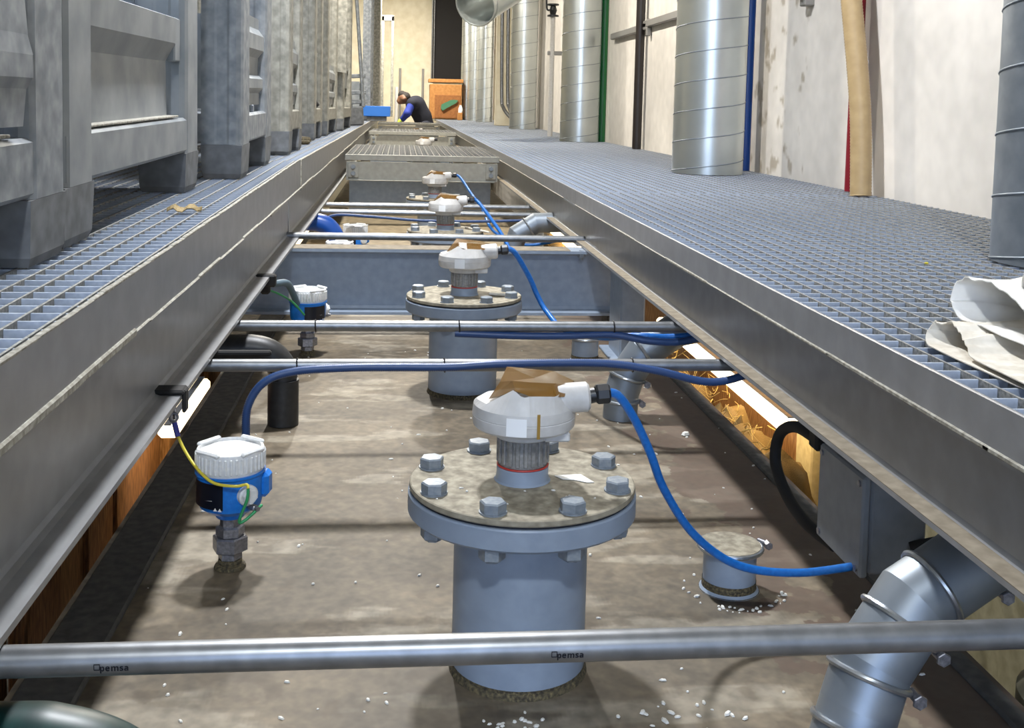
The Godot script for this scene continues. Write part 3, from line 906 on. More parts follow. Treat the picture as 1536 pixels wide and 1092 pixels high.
func build_hall():
	var b := B.new()
	b.uvquad([Vector3(1.62, -1.4, 6), Vector3(1.62, -1.4, -20), Vector3(1.62, 4.3, -20), Vector3(1.62, 4.3, 6)], [Vector2(0, 1), Vector2(1, 1), Vector2(1, 0), Vector2(0, 0)])
	for q in [[Vector3(1.82, -1.4, -20), Vector3(1.82, -1.4, 6), Vector3(1.82, 4.3, 6), Vector3(1.82, 4.3, -20)], [Vector3(1.62, 4.3, 6), Vector3(1.62, 4.3, -20), Vector3(1.82, 4.3, -20), Vector3(1.82, 4.3, 6)], [Vector3(1.82, -1.4, 6), Vector3(1.62, -1.4, 6), Vector3(1.62, 4.3, 6), Vector3(1.82, 4.3, 6)]]:
		b.uvquad(q, [Vector2(0, 1), Vector2(0.02, 1), Vector2(0.02, 0), Vector2(0, 0)])
	struct("wall_right", b, M.wall)
	b = B.new(); b.box(Vector3(-1.5, 1.45, -19.3), Vector3(6.6, 5.9, 0.2)); struct("wall_back", b, M.far_wall)
	b = B.new(); b.box(Vector3(-4.6, 1.45, -7), Vector3(0.2, 5.9, 26.4)); struct("wall_left", b, M.far_wall)
	b = B.new(); b.box(Vector3(-1.5, 4.4, -7), Vector3(6.7, 0.2, 26.6)); struct("ceiling", b, M.ceiling)
	b = B.new(); b.box(Vector3(-1.5, -1.5, -7), Vector3(6.7, 0.2, 26.6)); struct("floor", b, M.concrete)
	# wall behind the camera with a wide open gateway
	b = B.new()
	b.box(Vector3(-4.2, 1.45, 6.1), Vector3(0.9, 5.9, 0.2))
	b.box(Vector3(1.5, 1.45, 6.1), Vector3(0.6, 5.9, 0.2))
	b.box(Vector3(-1.3, 4.0, 6.1), Vector3(5.2, 0.8, 0.2))
	b.box(Vector3(-1.3, -0.7, 6.1), Vector3(5.2, 1.6, 0.2))
	struct("wall_front", b, M.far_wall)

func build_tank():
	var n := thing("tank", "long tank with a dusty tan lid below the walkway beams", "tank")
	var b := B.new()
	b.uvquad([Vector3(-0.45, 0, 0.3), Vector3(0.76, 0, 0.3), Vector3(0.76, 0, -3.9), Vector3(-0.45, 0, -3.9)], [Vector2(0, 0), Vector2(1, 0), Vector2(1, 1), Vector2(0, 1)])
	part(n, "near_lid", b, M.tank)
	b = B.new(); b.box(Vector3(0.155, -0.02, -11.5), Vector3(1.21, 0.04, 15.2)); part(n, "far_lid", b, M.tank_far)
	b = B.new(); b.box(Vector3(0.155, -0.72, -9.3), Vector3(1.19, 1.35, 19.1)); part(n, "shell", b, M.rim)
	b = B.new(); b.bevel(Vector3(-0.402, 0.002, -1.8), Vector3(0.075, 0.012, 4.2), 0.003); part(n, "rim_plate", b, M.rim, "dark grey rim plate")
	b = B.new(); b.bevel(Vector3(0.735, 0.0, -1.8), Vector3(0.03, 0.01, 4.2), 0.003); part(n, "rim_plate", b, M.rim)

func build_walkways():
	var b: B
	# left main beam, near and far lengths
	var n := thing("steel_beam", "long grey beam under the left walkway, near length", "beam", Vector3(-0.353, 0.265, -3.53))
	b = B.new(); b.prism(ibeam(0.16, 0.082, 0.005, 0.0074, 0.009), Transform3D.IDENTITY, 4.0); part(n, "web_and_flanges", b, M.beam)
	n = thing("steel_beam", "long grey beam under the left walkway, far length beyond the joint", "beam", Vector3(-0.353, 0.262, -17.5))
	b = B.new(); b.prism(ibeam(0.16, 0.082, 0.005, 0.0074, 0.009), Transform3D.IDENTITY, 13.94); part(n, "web_and_flanges", b, M.beam)
	# left edge plates on the beams
	for q in [[0.45, -3.53, "tall grey edge plate of the left walkway, near length"], [-3.56, -17.5, "tall grey edge plate of the left walkway, far length"]]:
		n = thing("edge_plate", q[2], "edge plate")
		b = B.new()
		var z0: float = q[0]; var z1: float = q[1]
		var y0 := left_deck(z0) + 0.003; var y1 := left_deck(z1) + 0.003
		if z1 > -4: y1 = 0.5175
		var x0 := -0.3175; var x1 := -0.312; var yb := 0.426
		b.quad(Vector3(x1, yb, z0), Vector3(x1, yb, z1), Vector3(x1, y1, z1), Vector3(x1, y0, z0))
		b.quad(Vector3(x0, yb, z1), Vector3(x0, yb, z0), Vector3(x0, y0, z0), Vector3(x0, y1, z1))
		b.quad(Vector3(x0, y0, z0), Vector3(x1, y0, z0), Vector3(x1, y1, z1), Vector3(x0, y1, z1))
		b.quad(Vector3(x0, yb, z0), Vector3(x1, yb, z0), Vector3(x1, y0, z0), Vector3(x0, y0, z0))
		b.quad(Vector3(x1, yb, z1), Vector3(x0, yb, z1), Vector3(x0, y1, z1), Vector3(x1, y1, z1))
		part(n, "plate", b, M.beam)
		if z1 < -4.0:
			b = B.new(); b.bevel(Vector3(-0.3135, 0.47, z0 + 0.002), Vector3(0.006, 0.088, 0.012), 0.001); part(n, "raw_end", b, M.edge_paint, "pale raw end")
		b = B.new()                                            # ragged sealant seam between plate and beam
		var rng := RandomNumberGenerator.new(); rng.seed = 5
		var z := z0
		while z > z1 + 0.05:
			var l := rng.randf_range(0.05, 0.3)
			var t := rng.randf_range(0.0012, 0.0042) if rng.randf() < 0.75 else 0.006
			b.bevel(Vector3(-0.3115, 0.425 + rng.randf_range(-0.001, 0.002), z - l / 2), Vector3(0.005, t * 1.7, l), 0.002)
			z -= l * 0.98
		part(n, "sealant_seam", b, M.edge_paint, "pale ragged seam")
		b = B.new()
		z = z0
		while z > z1 + 0.02:
			var l := rng.randf_range(0.02, 0.07)
			var zz := z - l / 2
			var yy := lerpf(y0, y1, (z0 - zz) / (z0 - z1))
			b.bevel(Vector3(-0.315, yy, zz), Vector3(0.0062, rng.randf_range(0.0022, 0.005), l), 0.001)
			z -= l * 0.95
		part(n, "rough_top_edge", b, M.edge_paint)
	# right main beam and its edge angle
	for q in [[0.45, -3.53, "long grey beam under the right walkway, near length"], [-3.53, -17.5, "long grey beam under the right walkway, far length"]]:
		n = thing("steel_beam", q[2], "beam", Vector3(0.609, 0.265, q[1]))
		var l: float = q[0] - q[1]
		b = B.new(); b.prism(ibeam(0.12, 0.064, 0.0045, 0.0064, 0.007), Transform3D.IDENTITY, l); part(n, "web_and_flanges", b, M.beam)
		b = B.new(); b.box(Vector3(-0.0195, 0.0069, l / 2), Vector3(0.025, 0.001, l)); part(n, "dust_film", b, M.beam_dust)
		b = B.new()
		var rng := RandomNumberGenerator.new(); rng.seed = 9
		var z := 0.0
		while z < l - 0.4:
			var k := rng.randf_range(0.1, 0.5)
			b.bevel(Vector3(-0.0325, 0.1205, z + k / 2), Vector3(0.0035, rng.randf_range(0.003, 0.006), k), 0.0012)
			z += k * 0.97
		part(n, "sealant_seam", b, M.edge_paint, "pale ragged seam")
	for q in [[0.45, -3.53, "low grey edge plate of the right walkway, near length"], [-3.53, -17.5, "low grey edge plate of the right walkway, far length"]]:
		n = thing("edge_plate", q[2], "edge plate", Vector3(0.5795, 0.385, q[1]))
		b = B.new(); b.bevel(Vector3(0, 0.0245, (q[0] - q[1]) / 2), Vector3(0.005, 0.049, q[0] - q[1]), 0.0012); part(n, "plate", b, M.beam)
	# gratings
	grating("near steel grating of the right walkway beside the white sheets", 0.584, 1.61, 0.3, -3.5, RD, RD, true)
	grating("middle steel grating of the right walkway around the ducts", 0.584, 1.61, -3.54, -9.0, RD, RD, false)
	grating("far steel grating of the right walkway", 0.584, 1.61, -9.04, -18.5, RD, RD, false)
	grating("near steel grating of the left walkway under the nearest stillages", -1.4, -0.319, 0.2, -3.5, left_deck(0.2), left_deck(-3.5), true)
	grating("middle steel grating of the left walkway beyond the beam joint", -1.4, -0.319, -3.56, -9.0, left_deck(-3.56), left_deck(-9.0), false)
	grating("far steel grating of the left walkway", -1.4, -0.319, -9.04, -18.5, left_deck(-9.04), left_deck(-18.5), false)
	# cross beam on the tank
	n = thing("cross_beam", "pale blue-grey cross beam lying across the tank behind the second nozzle", "beam", Vector3(-0.62, 0.0626, -3.35))
	b = B.new(); b.prism(ibeam(0.2, 0.1, 0.0056, 0.0085, 0.012), Transform3D(Basis(Vector3(0, 0, 1), Vector3(0, 1, 0), Vector3(-1, 0, 0)), Vector3(1.38, 0, 0)), 1.38); part(n, "web_and_flanges", b, M.nozzle)
	b = B.new(); b.box(Vector3(0.69, 0.2008, 0.0), Vector3(0.92, 0.0012, 0.096)); part(n, "dust_film", b, M.beam_dust)
	b = B.new()
	b.cyl(Vector3(1.185, 0.202, 0.035), Vector3(1.185, 0.172, 0.035), 0.007, 10)
	b.cyl(Vector3(1.185, 0.191, 0.035), Vector3(1.185, 0.18, 0.035), 0.012, 6, -1, 0.001, 0, true)
	part(n, "bolt", b, M.bolt)
	for q in [-0.55, 0.70]:
		b = B.new(); b.bevel(Vector3(q + 0.62, -0.0315, 0), Vector3(0.1, 0.063, 0.1), 0.004); part(n, "bearing_pad", b, M.rim)
	# cross walkways between the beams
	cross_walk("near cross walkway of grating on a grey channel", -6.3, 1.5, 0.402)
	cross_walk("middle cross walkway of grating on a grey channel", -11.2, 1.2, 0.402)
	cross_walk("far cross walkway in front of the crouching person", -15.6, 0.8, 0.405)
	# posts below the right beam
	for q in [[0.655, -3.04, "grey support post under the right beam by the cross beam"], [0.655, -5.2, "grey support post under the right beam near the third elbow"]]:
		n = thing("support_post", q[2], "post", Vector3(q[0], 0.0, q[1]))
		b = B.new(); b.bevel(Vector3(0, 0.131, 0), Vector3(0.07, 0.262, 0.16), 0.005); part(n, "column", b, M.nozzle)
		b = B.new(); b.bevel(Vector3(0, 0.004, 0), Vector3(0.12, 0.008, 0.2), 0.002); part(n, "base_plate", b, M.nozzle)

func cross_walk(label: String, z: float, l: float, y: float):
	var n := thing("cross_walkway", label, "walkway", Vector3(0.135, y, z))
	var b := B.new(); b.bevel(Vector3(0, -0.017, -0.003), Vector3(0.885, 0.034, 0.01), 0.002); part(n, "front_band", b, M.walk)
	b = B.new()
	for i in int(l / 0.034):
		b.box(Vector3(0, -0.015, -0.02 - i * 0.034), Vector3(0.88, 0.026, 0.003))
	part(n, "cross_bars", b, M.grate_rod).set_meta("kind", "stuff")
	b = B.new()
	for i in 27:
		b.box(Vector3(-0.435 + i * 0.0335, -0.015, -l / 2), Vector3(0.004, 0.03, l))
	part(n, "bearing_bars", b, M.walk_bar).set_meta("kind", "stuff")
	b = B.new()
	var ch := PackedVector2Array([Vector2(0, 0), Vector2(0.0, 0.105), Vector2(-0.045, 0.105), Vector2(-0.045, 0.098), Vector2(-0.006, 0.098), Vector2(-0.006, 0.007), Vector2(-0.045, 0.007), Vector2(-0.045, 0)])
	b.prism(ch, Transform3D(Basis(Vector3(0, 0, 1), Vector3(0, 1, 0), Vector3(-1, 0, 0)), Vector3(0.435, -0.148, -0.014)), 0.87)
	var cn := part(n, "channel", b, M.walk)
	for s in [-1.0, 1.0]:
		b = B.new(); b.bevel(Vector3(s * 0.395, -0.09, -0.005), Vector3(0.06, 0.085, 0.008), 0.002); var pl := part(n, "end_plate", b, M.walk)
		for k in [-0.02, 0.02]:
			b = B.new(); b.cyl(Vector3(s * 0.395, -0.09 + k, -0.002), Vector3(s * 0.395, -0.09 + k, 0.012), 0.014, 6, -1, 0.001, 0, true); part(pl, "bolt", b, M.bolt)
	b = B.new(); b.bevel(Vector3(0, -0.148, -0.03), Vector3(0.84, 0.006, 0.07), 0.002); part(cn, "lower_lip", b, M.walk)
	b = B.new(); b.box(Vector3(0, -0.27, -0.55), Vector3(0.88, 0.24, 0.012)); part(n, "skirt_plate", b, M.nozzle)

func build_fittings():
	var noz := make_nozzle()
	var head := make_head()
	var zs := [[0.160, -1.33, "nearest flanged nozzle, large bolted cover in the foreground", "nearest level transmitter, amber lid and brown varnish streak"],
		[0.164, -2.653, "second flanged nozzle, standing in front of the cross beam", "level transmitter on the nozzle in front of the cross beam"],
		[0.174, -4.02, "third flanged nozzle, just behind the cross beam", "level transmitter on the nozzle just behind the cross beam"],
		[0.178, -5.37, "fourth flanged nozzle, in front of the near cross walkway", "level transmitter on the nozzle in front of the near cross walkway"],
		[0.185, -8.35, "fifth flanged nozzle, in the pit behind the near cross walkway", "level transmitter rising behind the near cross walkway"],
		[0.19, -12.9, "farthest flanged nozzle, behind the middle cross walkway", "farthest level transmitter, behind the middle cross walkway"]]
	for i in zs.size():
		var a: Node3D = noz; var h: Node3D = head
		if i > 0:
			a = noz.duplicate(); a.name = numbered("flanged_nozzle"); add_child(a)
			h = head.duplicate(); h.name = numbered("level_transmitter"); add_child(h)
		var q: Array = zs[i]
		a.position = Vector3(q[0], 0, q[1]); h.position = Vector3(q[0], 0.2422, q[1])
		if i > 3:                                             # taller nozzles farther along
			a.scale.y = 1.3 if i == 4 else 1.12
			h.position.y = 0.2422 * a.scale.y
		a.set_meta("label", q[2]); h.set_meta("label", q[3])
		if i > 0:
			var d = h.get_node_or_null("varnish_drip")
			if d: h.remove_child(d); d.free()
	# blue signal cables
	var b := B.new()
	b.tube(curve([Vector3(0.255, 0.357, -1.31), Vector3(0.275, 0.352, -1.315), Vector3(0.299, 0.32, -1.325), Vector3(0.325, 0.27, -1.34), Vector3(0.349, 0.216, -1.355), Vector3(0.397, 0.147, -1.375), Vector3(0.462, 0.1, -1.385), Vector3(0.546, 0.088, -1.385), Vector3(0.64, 0.098, -1.385)]), 0.0056, 12)
	solo("signal_cable", "blue cable from the nearest level transmitter to the junction box", "cable", b, M.cable, "blue signal cables")
	b = B.new()
	b.tube(curve([Vector3(0.259, 0.357, -2.633), Vector3(0.283, 0.35, -2.635), Vector3(0.323, 0.287, -2.65), Vector3(0.345, 0.24, -2.65), Vector3(0.367, 0.203, -2.63), Vector3(0.40, 0.175, -2.55), Vector3(0.45, 0.2, -2.35), Vector3(0.5, 0.226, -2.25), Vector3(0.58, 0.226, -2.24), Vector3(0.68, 0.24, -2.23)]), 0.0066, 12)
	solo("signal_cable", "blue cable drooping from the transmitter in front of the cross beam", "cable", b, M.cable, "blue signal cables")
	b = B.new()
	b.tube(curve([Vector3(0.269, 0.357, -4.0), Vector3(0.29, 0.35, -4.0), Vector3(0.33, 0.3, -3.95), Vector3(0.375, 0.235, -3.85), Vector3(0.4, 0.17, -3.75), Vector3(0.42, 0.05, -3.72), Vector3(0.5, 0.012, -3.8), Vector3(0.7, 0.012, -3.9)]), 0.0066, 10)
	solo("signal_cable", "blue cable from the transmitter just behind the cross beam", "cable", b, M.cable, "blue signal cables")
	b = B.new()
	b.tube(curve([Vector3(0.273, 0.357, -5.35), Vector3(0.3, 0.345, -5.33), Vector3(0.345, 0.28, -5.2), Vector3(0.38, 0.23, -4.95), Vector3(0.42, 0.15, -4.75), Vector3(0.55, 0.1, -4.7), Vector3(0.7, 0.12, -4.7)]), 0.0066, 10)
	solo("signal_cable", "blue cable from the transmitter in front of the near cross walkway", "cable", b, M.cable, "blue signal cables")
	b = B.new()
	b.tube(curve([Vector3(0.28, 0.357, -8.33), Vector3(0.32, 0.34, -8.3), Vector3(0.37, 0.3, -8.25), Vector3(0.4, 0.2, -8.2), Vector3(0.42, 0.01, -8.2)]), 0.009, 8)
	solo("signal_cable", "dark cable from the transmitter behind the near cross walkway", "cable", b, M.black, "blue signal cables")
	# blue pressure transmitters
	var pt := make_pressure()
	pt.position = Vector3(-0.245, 0.001, -1.644); pt.rotation.y = -0.15
	pt.set_meta("label", "nearest blue pressure transmitter with white ribbed cap and earth wire")
	for q in [[-0.245, -3.04, 1.15, 1.0, "blue pressure transmitter standing before the cross beam"], [-0.214, -4.06, 0.4, 1.0, "pressure transmitter whose white cap shows just behind the cross beam"], [-0.178, -4.62, 0.0, 1.0, "blue pressure transmitter beside the blue elbow pipe"]]:
		var c: Node3D = pt.duplicate(); c.name = numbered("pressure_transmitter"); add_child(c)
		c.position = Vector3(q[0], 0.001, q[1]); c.rotation.y = q[2]; c.set_meta("label", q[4])
	# earth wire of the nearest one, with its clip on the beam
	var n := thing("earth_wire", "yellow-green earth wire from the left beam to the nearest blue transmitter", "wire")
	b = B.new()
	b.tube(curve([Vector3(-0.325, 0.203, -1.652), Vector3(-0.312, 0.183, -1.64), Vector3(-0.29, 0.164, -1.615), Vector3(-0.262, 0.15, -1.59), Vector3(-0.23, 0.147, -1.582), Vector3(-0.214, 0.147, -1.588), Vector3(-0.211, 0.142, -1.585)]), 0.0023, 8)
	part(n, "yellow_core", b, M.yellow)
	b = B.new()
	b.tube(curve([Vector3(-0.211, 0.142, -1.585), Vector3(-0.2125, 0.125, -1.584), Vector3(-0.224, 0.093, -1.588), Vector3(-0.216, 0.092, -1.592), Vector3(-0.197, 0.108, -1.6), Vector3(-0.194, 0.11, -1.604)], 6), 0.0023, 8)
	part(n, "green_core", b, M.green)
	b = B.new()
	b.cyl(Vector3(-0.33, 0.222, -1.655), Vector3(-0.324, 0.2, -1.652), 0.0042, 12)
	part(n, "ferrule", b, M.ferrule)
	b = B.new()
	torus(b, Transform3D(Basis(Vector3(1, 0, 0), 1.2), Vector3(-0.33, 0.229, -1.652)), 0.006, 0.002, 16, 6)
	b.cyl(Vector3(-0.33, 0.225, -1.66), Vector3(-0.33, 0.268, -1.648), 0.003, 8)
	part(n, "eyelet", b, M.steel)
	n = thing("rubber_strap", "black rubber strap over the lower flange of the left beam", "strap")
	b = B.new()
	b.bevel(Vector3(-0.333, 0.2765, -1.63), Vector3(0.05, 0.008, 0.035), 0.003)
	b.bevel(Vector3(-0.309, 0.262, -1.63), Vector3(0.006, 0.034, 0.022), 0.002)
	part(n, "wrap", b, M.black_rough)
	b = B.new(); b.bevel(Vector3(-0.35, 0.258, -1.95), Vector3(0.26, 0.01, 0.012), 0.003); part(n, "tail", b, M.black_rough)
	# conduits
	n = make_conduit(-0.89, 0.25, 0.0128, -0.6, 0.8, -0.0, "nearest conduit tube with printed lettering across the foreground", [])
	var font := SystemFont.new()
	font.font_names = PackedStringArray(["Droid Sans"]); font.font_weight = 700
	for q in [[-0.222, 0.0], [0.150, 0.0]]:
		var pr := Node3D.new()
		var tm := TextMesh.new()
		tm.text = "pemsa"; tm.font = font; tm.font_size = 32; tm.pixel_size = 0.00023; tm.depth = 0.0003
		var t := MeshInstance3D.new()
		t.mesh = tm; t.material_override = M.label_black; t.name = "printed_lettering"
		n.add_child(t, true)
		t.position = Vector3(q[0], -0.0012, 0.0130); t.rotation.x = 0.12
		var fr := B.new()
		for k in [[0.0, 0.0023, 0.0046, 0.0006], [0.0, -0.0023, 0.0046, 0.0006], [-0.0022, 0.0, 0.0006, 0.0046], [0.0022, 0.0, 0.0006, 0.0046]]:
			fr.box(Vector3(k[0], k[1], 0), Vector3(k[2], k[3], 0.0003))
		var f := part(n, "printed_square", fr, M.label_black)
		f.position = Vector3(q[0] - 0.0135, -0.0002, 0.0131)
		f.rotation.x = 0.06
		pr.free()
	make_conduit(-1.89, 0.2505, 0.0109, -0.6, 0.85, 0.0, "conduit tube carrying the dark blue corrugated hose", [-0.169, 0.085, 0.42])
	make_conduit(-2.225, 0.2505, 0.0113, -0.6, 0.85, 0.0, "conduit tube with blue cables strapped under its right end", [-0.163, 0.129, 0.452])
	make_conduit(-3.5, 0.2765, 0.0113, -0.42, 0.66, -0.002, "conduit tube lying just behind the top of the cross beam", [])
	make_conduit(-4.52, 0.25, 0.0113, -0.55, 0.8, -0.004, "lower of the two bright conduit tubes before the near cross walkway", [])
	make_conduit(-4.83, 0.25, 0.0113, -0.55, 0.8, -0.001, "farther of the two bright conduit tubes before the near cross walkway", [])
	# corrugated hoses
	corrugated("dark blue corrugated hose arching from the tank onto the conduit", [Vector3(-0.255, 0.1, -1.86), Vector3(-0.252, 0.134, -1.86), Vector3(-0.249, 0.186, -1.86), Vector3(-0.223, 0.227, -1.862), Vector3(-0.173, 0.245, -1.868), Vector3(-0.08, 0.251, -1.87), Vector3(0.007, 0.252, -1.87), Vector3(0.1, 0.2525, -1.869), Vector3(0.192, 0.258, -1.868), Vector3(0.356, 0.259, -1.868), Vector3(0.451, 0.248, -1.864), Vector3(0.536, 0.229, -1.86), Vector3(0.58, 0.229, -1.86), Vector3(0.62, 0.24, -1.86)], 0.0075, 520)
	b = B.new()
	b.tube(curve([Vector3(0.12, 0.236, -2.225), Vector3(0.25, 0.232, -2.22), Vector3(0.36, 0.232, -2.22), Vector3(0.45, 0.234, -2.222), Vector3(0.53, 0.222, -2.215), Vector3(0.6, 0.222, -2.215), Vector3(0.68, 0.245, -2.21)]), 0.0078, 12)
	solo("hose", "steel-blue hose strapped below the conduit in front of the second nozzle", "hose", b, M.corrugated)
	b = B.new()
	b.tube(curve([Vector3(-0.335, 0.245, -2.75), Vector3(-0.31, 0.24, -2.8), Vector3(-0.287, 0.228, -2.88), Vector3(-0.278, 0.19, -2.95), Vector3(-0.27, 0.15, -3.0), Vector3(-0.262, 0.13, -3.03)]), 0.009, 12)
	solo("hose", "grey-blue hose from the left beam to the blue transmitter before the cross beam", "hose", b, flat(srgb(84, 104, 116), 0.5))
	b = B.new()
	b.tube(curve([Vector3(-0.335, 0.24, -2.74), Vector3(-0.3, 0.21, -2.82), Vector3(-0.275, 0.17, -2.92), Vector3(-0.25, 0.125, -2.98)]), 0.0028, 8)
	solo("earth_wire", "green earth wire running beside the grey-blue hose", "wire", b, M.green)
	b = B.new(); b.bevel(Vector3(-0.322, 0.262, -2.72), Vector3(0.05, 0.03, 0.03), 0.004); b.bevel(Vector3(-0.325, 0.24, -2.74), Vector3(0.024, 0.03, 0.03), 0.005)
	solo("rubber_strap", "black clip holding the grey-blue hose to the left beam", "strap", b, M.black_rough)
	b = B.new()
	b.tube(curve([Vector3(-0.31, 0.22, -4.4), Vector3(-0.25, 0.245, -4.45), Vector3(-0.1, 0.238, -4.47), Vector3(0.1, 0.225, -4.47), Vector3(0.35, 0.225, -4.47), Vector3(0.6, 0.235, -4.47)]), 0.006, 10)
	solo("hose", "dark hose under the bright conduits before the near cross walkway", "hose", b, M.corrugated)
	# black plastic elbow, teal elbow, blue elbow
	pipe_bend("plastic_elbow", "black plastic elbow pipe rising from the tank beside the left beam", [Vector3(-0.243, 0.002, -2.38), Vector3(-0.243, 0.085, -2.38)], [Vector3(-0.243, 0.1, -2.38), Vector3(-0.249, 0.13, -2.38), Vector3(-0.27, 0.155, -2.38), Vector3(-0.305, 0.167, -2.38), Vector3(-0.36, 0.168, -2.38), Vector3(-0.52, 0.168, -2.38)], 0.031, M.pvc)
	pipe_bend("rubber_elbow", "dark teal elbow hose in the bottom left corner", [Vector3(-0.205, 0.002, -0.93), Vector3(-0.205, 0.05, -0.93)], [Vector3(-0.205, 0.055, -0.93), Vector3(-0.213, 0.093, -0.93), Vector3(-0.24, 0.125, -0.93), Vector3(-0.285, 0.143, -0.93), Vector3(-0.34, 0.147, -0.93), Vector3(-0.6, 0.147, -0.93)], 0.042, M.teal)
	pipe_bend("rubber_elbow", "bright blue elbow pipe beyond the cross beam on the left", [Vector3(-0.235, 0.002, -4.35), Vector3(-0.235, 0.1, -4.35)], [Vector3(-0.235, 0.11, -4.35), Vector3(-0.243, 0.16, -4.35), Vector3(-0.27, 0.205, -4.35), Vector3(-0.31, 0.225, -4.35), Vector3(-0.37, 0.228, -4.35), Vector3(-0.55, 0.228, -4.35)], 0.036, flat(srgb(14, 70, 150), 0.35))
	# capped stubs
	for q in [[0.498, -1.535, 0.039, 0.062, "nearest capped pipe stub with clamp ring, beside the blue cable"], [0.526, -2.98, 0.037, 0.062, "capped pipe stub behind the conduits near the second nozzle"]]:
		n = thing("pipe_stub", q[4], "pipe stub", Vector3(q[0], 0, q[1]))
		b = B.new(); b.lathe([Vector2(q[2] + 0.006, 0.0), Vector2(q[2], 0.006), Vector2(q[2], q[3])], Transform3D.IDENTITY, 32); part(n, "pipe", b, M.nozzle)
		b = B.new(); b.lathe([Vector2(q[2] + 0.006, 0.0005), Vector2(q[2] + 0.0015, 0.003), Vector2(q[2] + 0.0008, 0.016)], Transform3D.IDENTITY, 32); part(n, "rusty_foot", b, M.rust)
		b = B.new(); b.lathe([Vector2(0, q[3] + 0.006), Vector2(q[2] + 0.006, q[3] - 0.002), Vector2(q[2] + 0.0075, q[3] + 0.002), Vector2(q[2] + 0.006, q[3] + 0.006), Vector2(0, q[3] + 0.0065)], Transform3D.IDENTITY, 36); part(n, "cap", b, M.plate_dust)
		b = B.new(); torus(b, Transform3D(Basis.IDENTITY, Vector3(0, q[3] + 0.002, 0)), q[2] + 0.007, 0.0035, 36, 8); var cr := part(n, "clamp_ring", b, M.galv)
		b = B.new(); b.cyl(Vector3(q[2] + 0.007, q[3] + 0.004, -0.012), Vector3(q[2] + 0.02, q[3] + 0.003, 0.0), 0.005, 10); b.cyl(Vector3(q[2] + 0.018, q[3] + 0.003, -0.006), Vector3(q[2] + 0.018, q[3] + 0.003, 0.008), 0.006, 6, -1, 0.001, 0, true); part(cr, "bolt", b, M.steel)
	# galvanised elbows
	duct_elbow("duct_elbow", "nearest galvanised elbow duct with clamp rings, in the bottom right corner", [Vector3(0.505, 0.0, -1.12), Vector3(0.522, 0.045, -1.13), Vector3(0.540, 0.09, -1.14), Vector3(0.592, 0.155, -1.155), Vector3(0.685, 0.205, -1.17), Vector3(0.86, 0.235, -1.19)], 0.0435, [[0, 0.55], [1, 0.75], [2, 0.65], [3, 0.25], [4, 0.05]], M.duct_dull)
	duct_elbow("duct_elbow", "galvanised elbow duct right of the second nozzle", [Vector3(0.513, 0.0, -2.42), Vector3(0.515, 0.055, -2.42), Vector3(0.528, 0.1, -2.42), Vector3(0.562, 0.152, -2.42), Vector3(0.64, 0.205, -2.42), Vector3(0.8, 0.235, -2.42)], 0.0395, [[0, 0.75], [1, 0.9], [3, 0.0]], M.duct_dull)
	duct_elbow("duct_elbow", "small galvanised elbow duct beyond the cross beam", [Vector3(0.44, 0.0, -4.25), Vector3(0.44, 0.12, -4.25), Vector3(0.47, 0.2, -4.25), Vector3(0.54, 0.245, -4.25), Vector3(0.75, 0.255, -4.25)], 0.0395, [[1, 0.2], [2, 0.6]], M.duct_dull)
	# junction box
	n = thing("junction_box", "grey junction box hanging under the right beam", "junction box", Vector3(0.62, 0.0, -1.435))
	b = B.new(); b.bevel(Vector3(0.052, 0.158, 0.0), Vector3(0.08, 0.132, 0.146), 0.004); part(n, "body", b, M.box_grey)
	b = B.new(); b.bevel(Vector3(0.005, 0.158, 0.0), Vector3(0.012, 0.138, 0.152), 0.003); var lid := part(n, "cover", b, M.box_grey)
	for k in [[-0.058, 0.065], [0.058, 0.065], [-0.058, -0.065], [0.058, -0.065]]:
		b = B.new(); b.cyl(Vector3(-0.0035, 0.158 + k[0], k[1]), Vector3(0.0, 0.158 + k[0], k[1]), 0.0045, 10); part(lid, "screw", b, M.steel)
	b = B.new(); b.bevel(Vector3(0.045, 0.243, -0.03), Vector3(0.05, 0.044, 0.05), 0.003); part(n, "bracket", b, M.beam)
	n = thing("black_cable", "thick black cable looping beside the junction box", "cable")
	b = B.new(); b.tube(curve([Vector3(0.655, 0.205, -1.53), Vector3(0.65, 0.205, -1.6), Vector3(0.645, 0.2, -1.68), Vector3(0.64, 0.17, -1.735), Vector3(0.637, 0.12, -1.74), Vector3(0.637, 0.085, -1.68), Vector3(0.64, 0.07, -1.6), Vector3(0.65, 0.07, -1.515)]), 0.0095, 14); part(n, "loop", b, M.black_rough)
	b = B.new(); b.tube([Vector3(0.69, 0.13, -1.362), Vector3(0.74, 0.15, -1.34), Vector3(0.8, 0.2, -1.33)], 0.008, 12); part(n, "tail", b, M.black_rough)
	b = B.new(); b.bevel(Vector3(0.632, 0.235, -1.55), Vector3(0.02, 0.06, 0.03), 0.004); part(n, "saddle", b, M.black_rough)

func corrugated(label: String, pts: Array, r: float, count: int):
	var c := curve(pts, 16)
	var cv := Curve3D.new()
	for p in c: cv.add_point(p)
	var l := cv.get_baked_length()
	var q := []; var rr := []
	for i in count:
		q.append(cv.sample_baked(l * i / (count - 1), true)); rr.append(r * (1.0 if i % 2 == 0 else 0.86))
	var b := B.new(); b.tube(q, rr, 12)
	solo("corrugated_hose", label, "hose", b, M.corrugated)

func pipe_bend(called: String, label: String, stub: Array, bend: Array, r: float, m: Material):
	var n := thing(called, label, "pipe", stub[0])
	var b := B.new(); b.tube(curve(bend.map(func(p): return p - stub[0]), 8), r, 28); part(n, "bend", b, m)
	b = B.new()
	b.tube(stub.map(func(p): return p - stub[0]) + [stub[1] - stub[0] + Vector3(0, 0.016, 0)], r + 0.0025, 28)
	part(n, "socket", b, m)

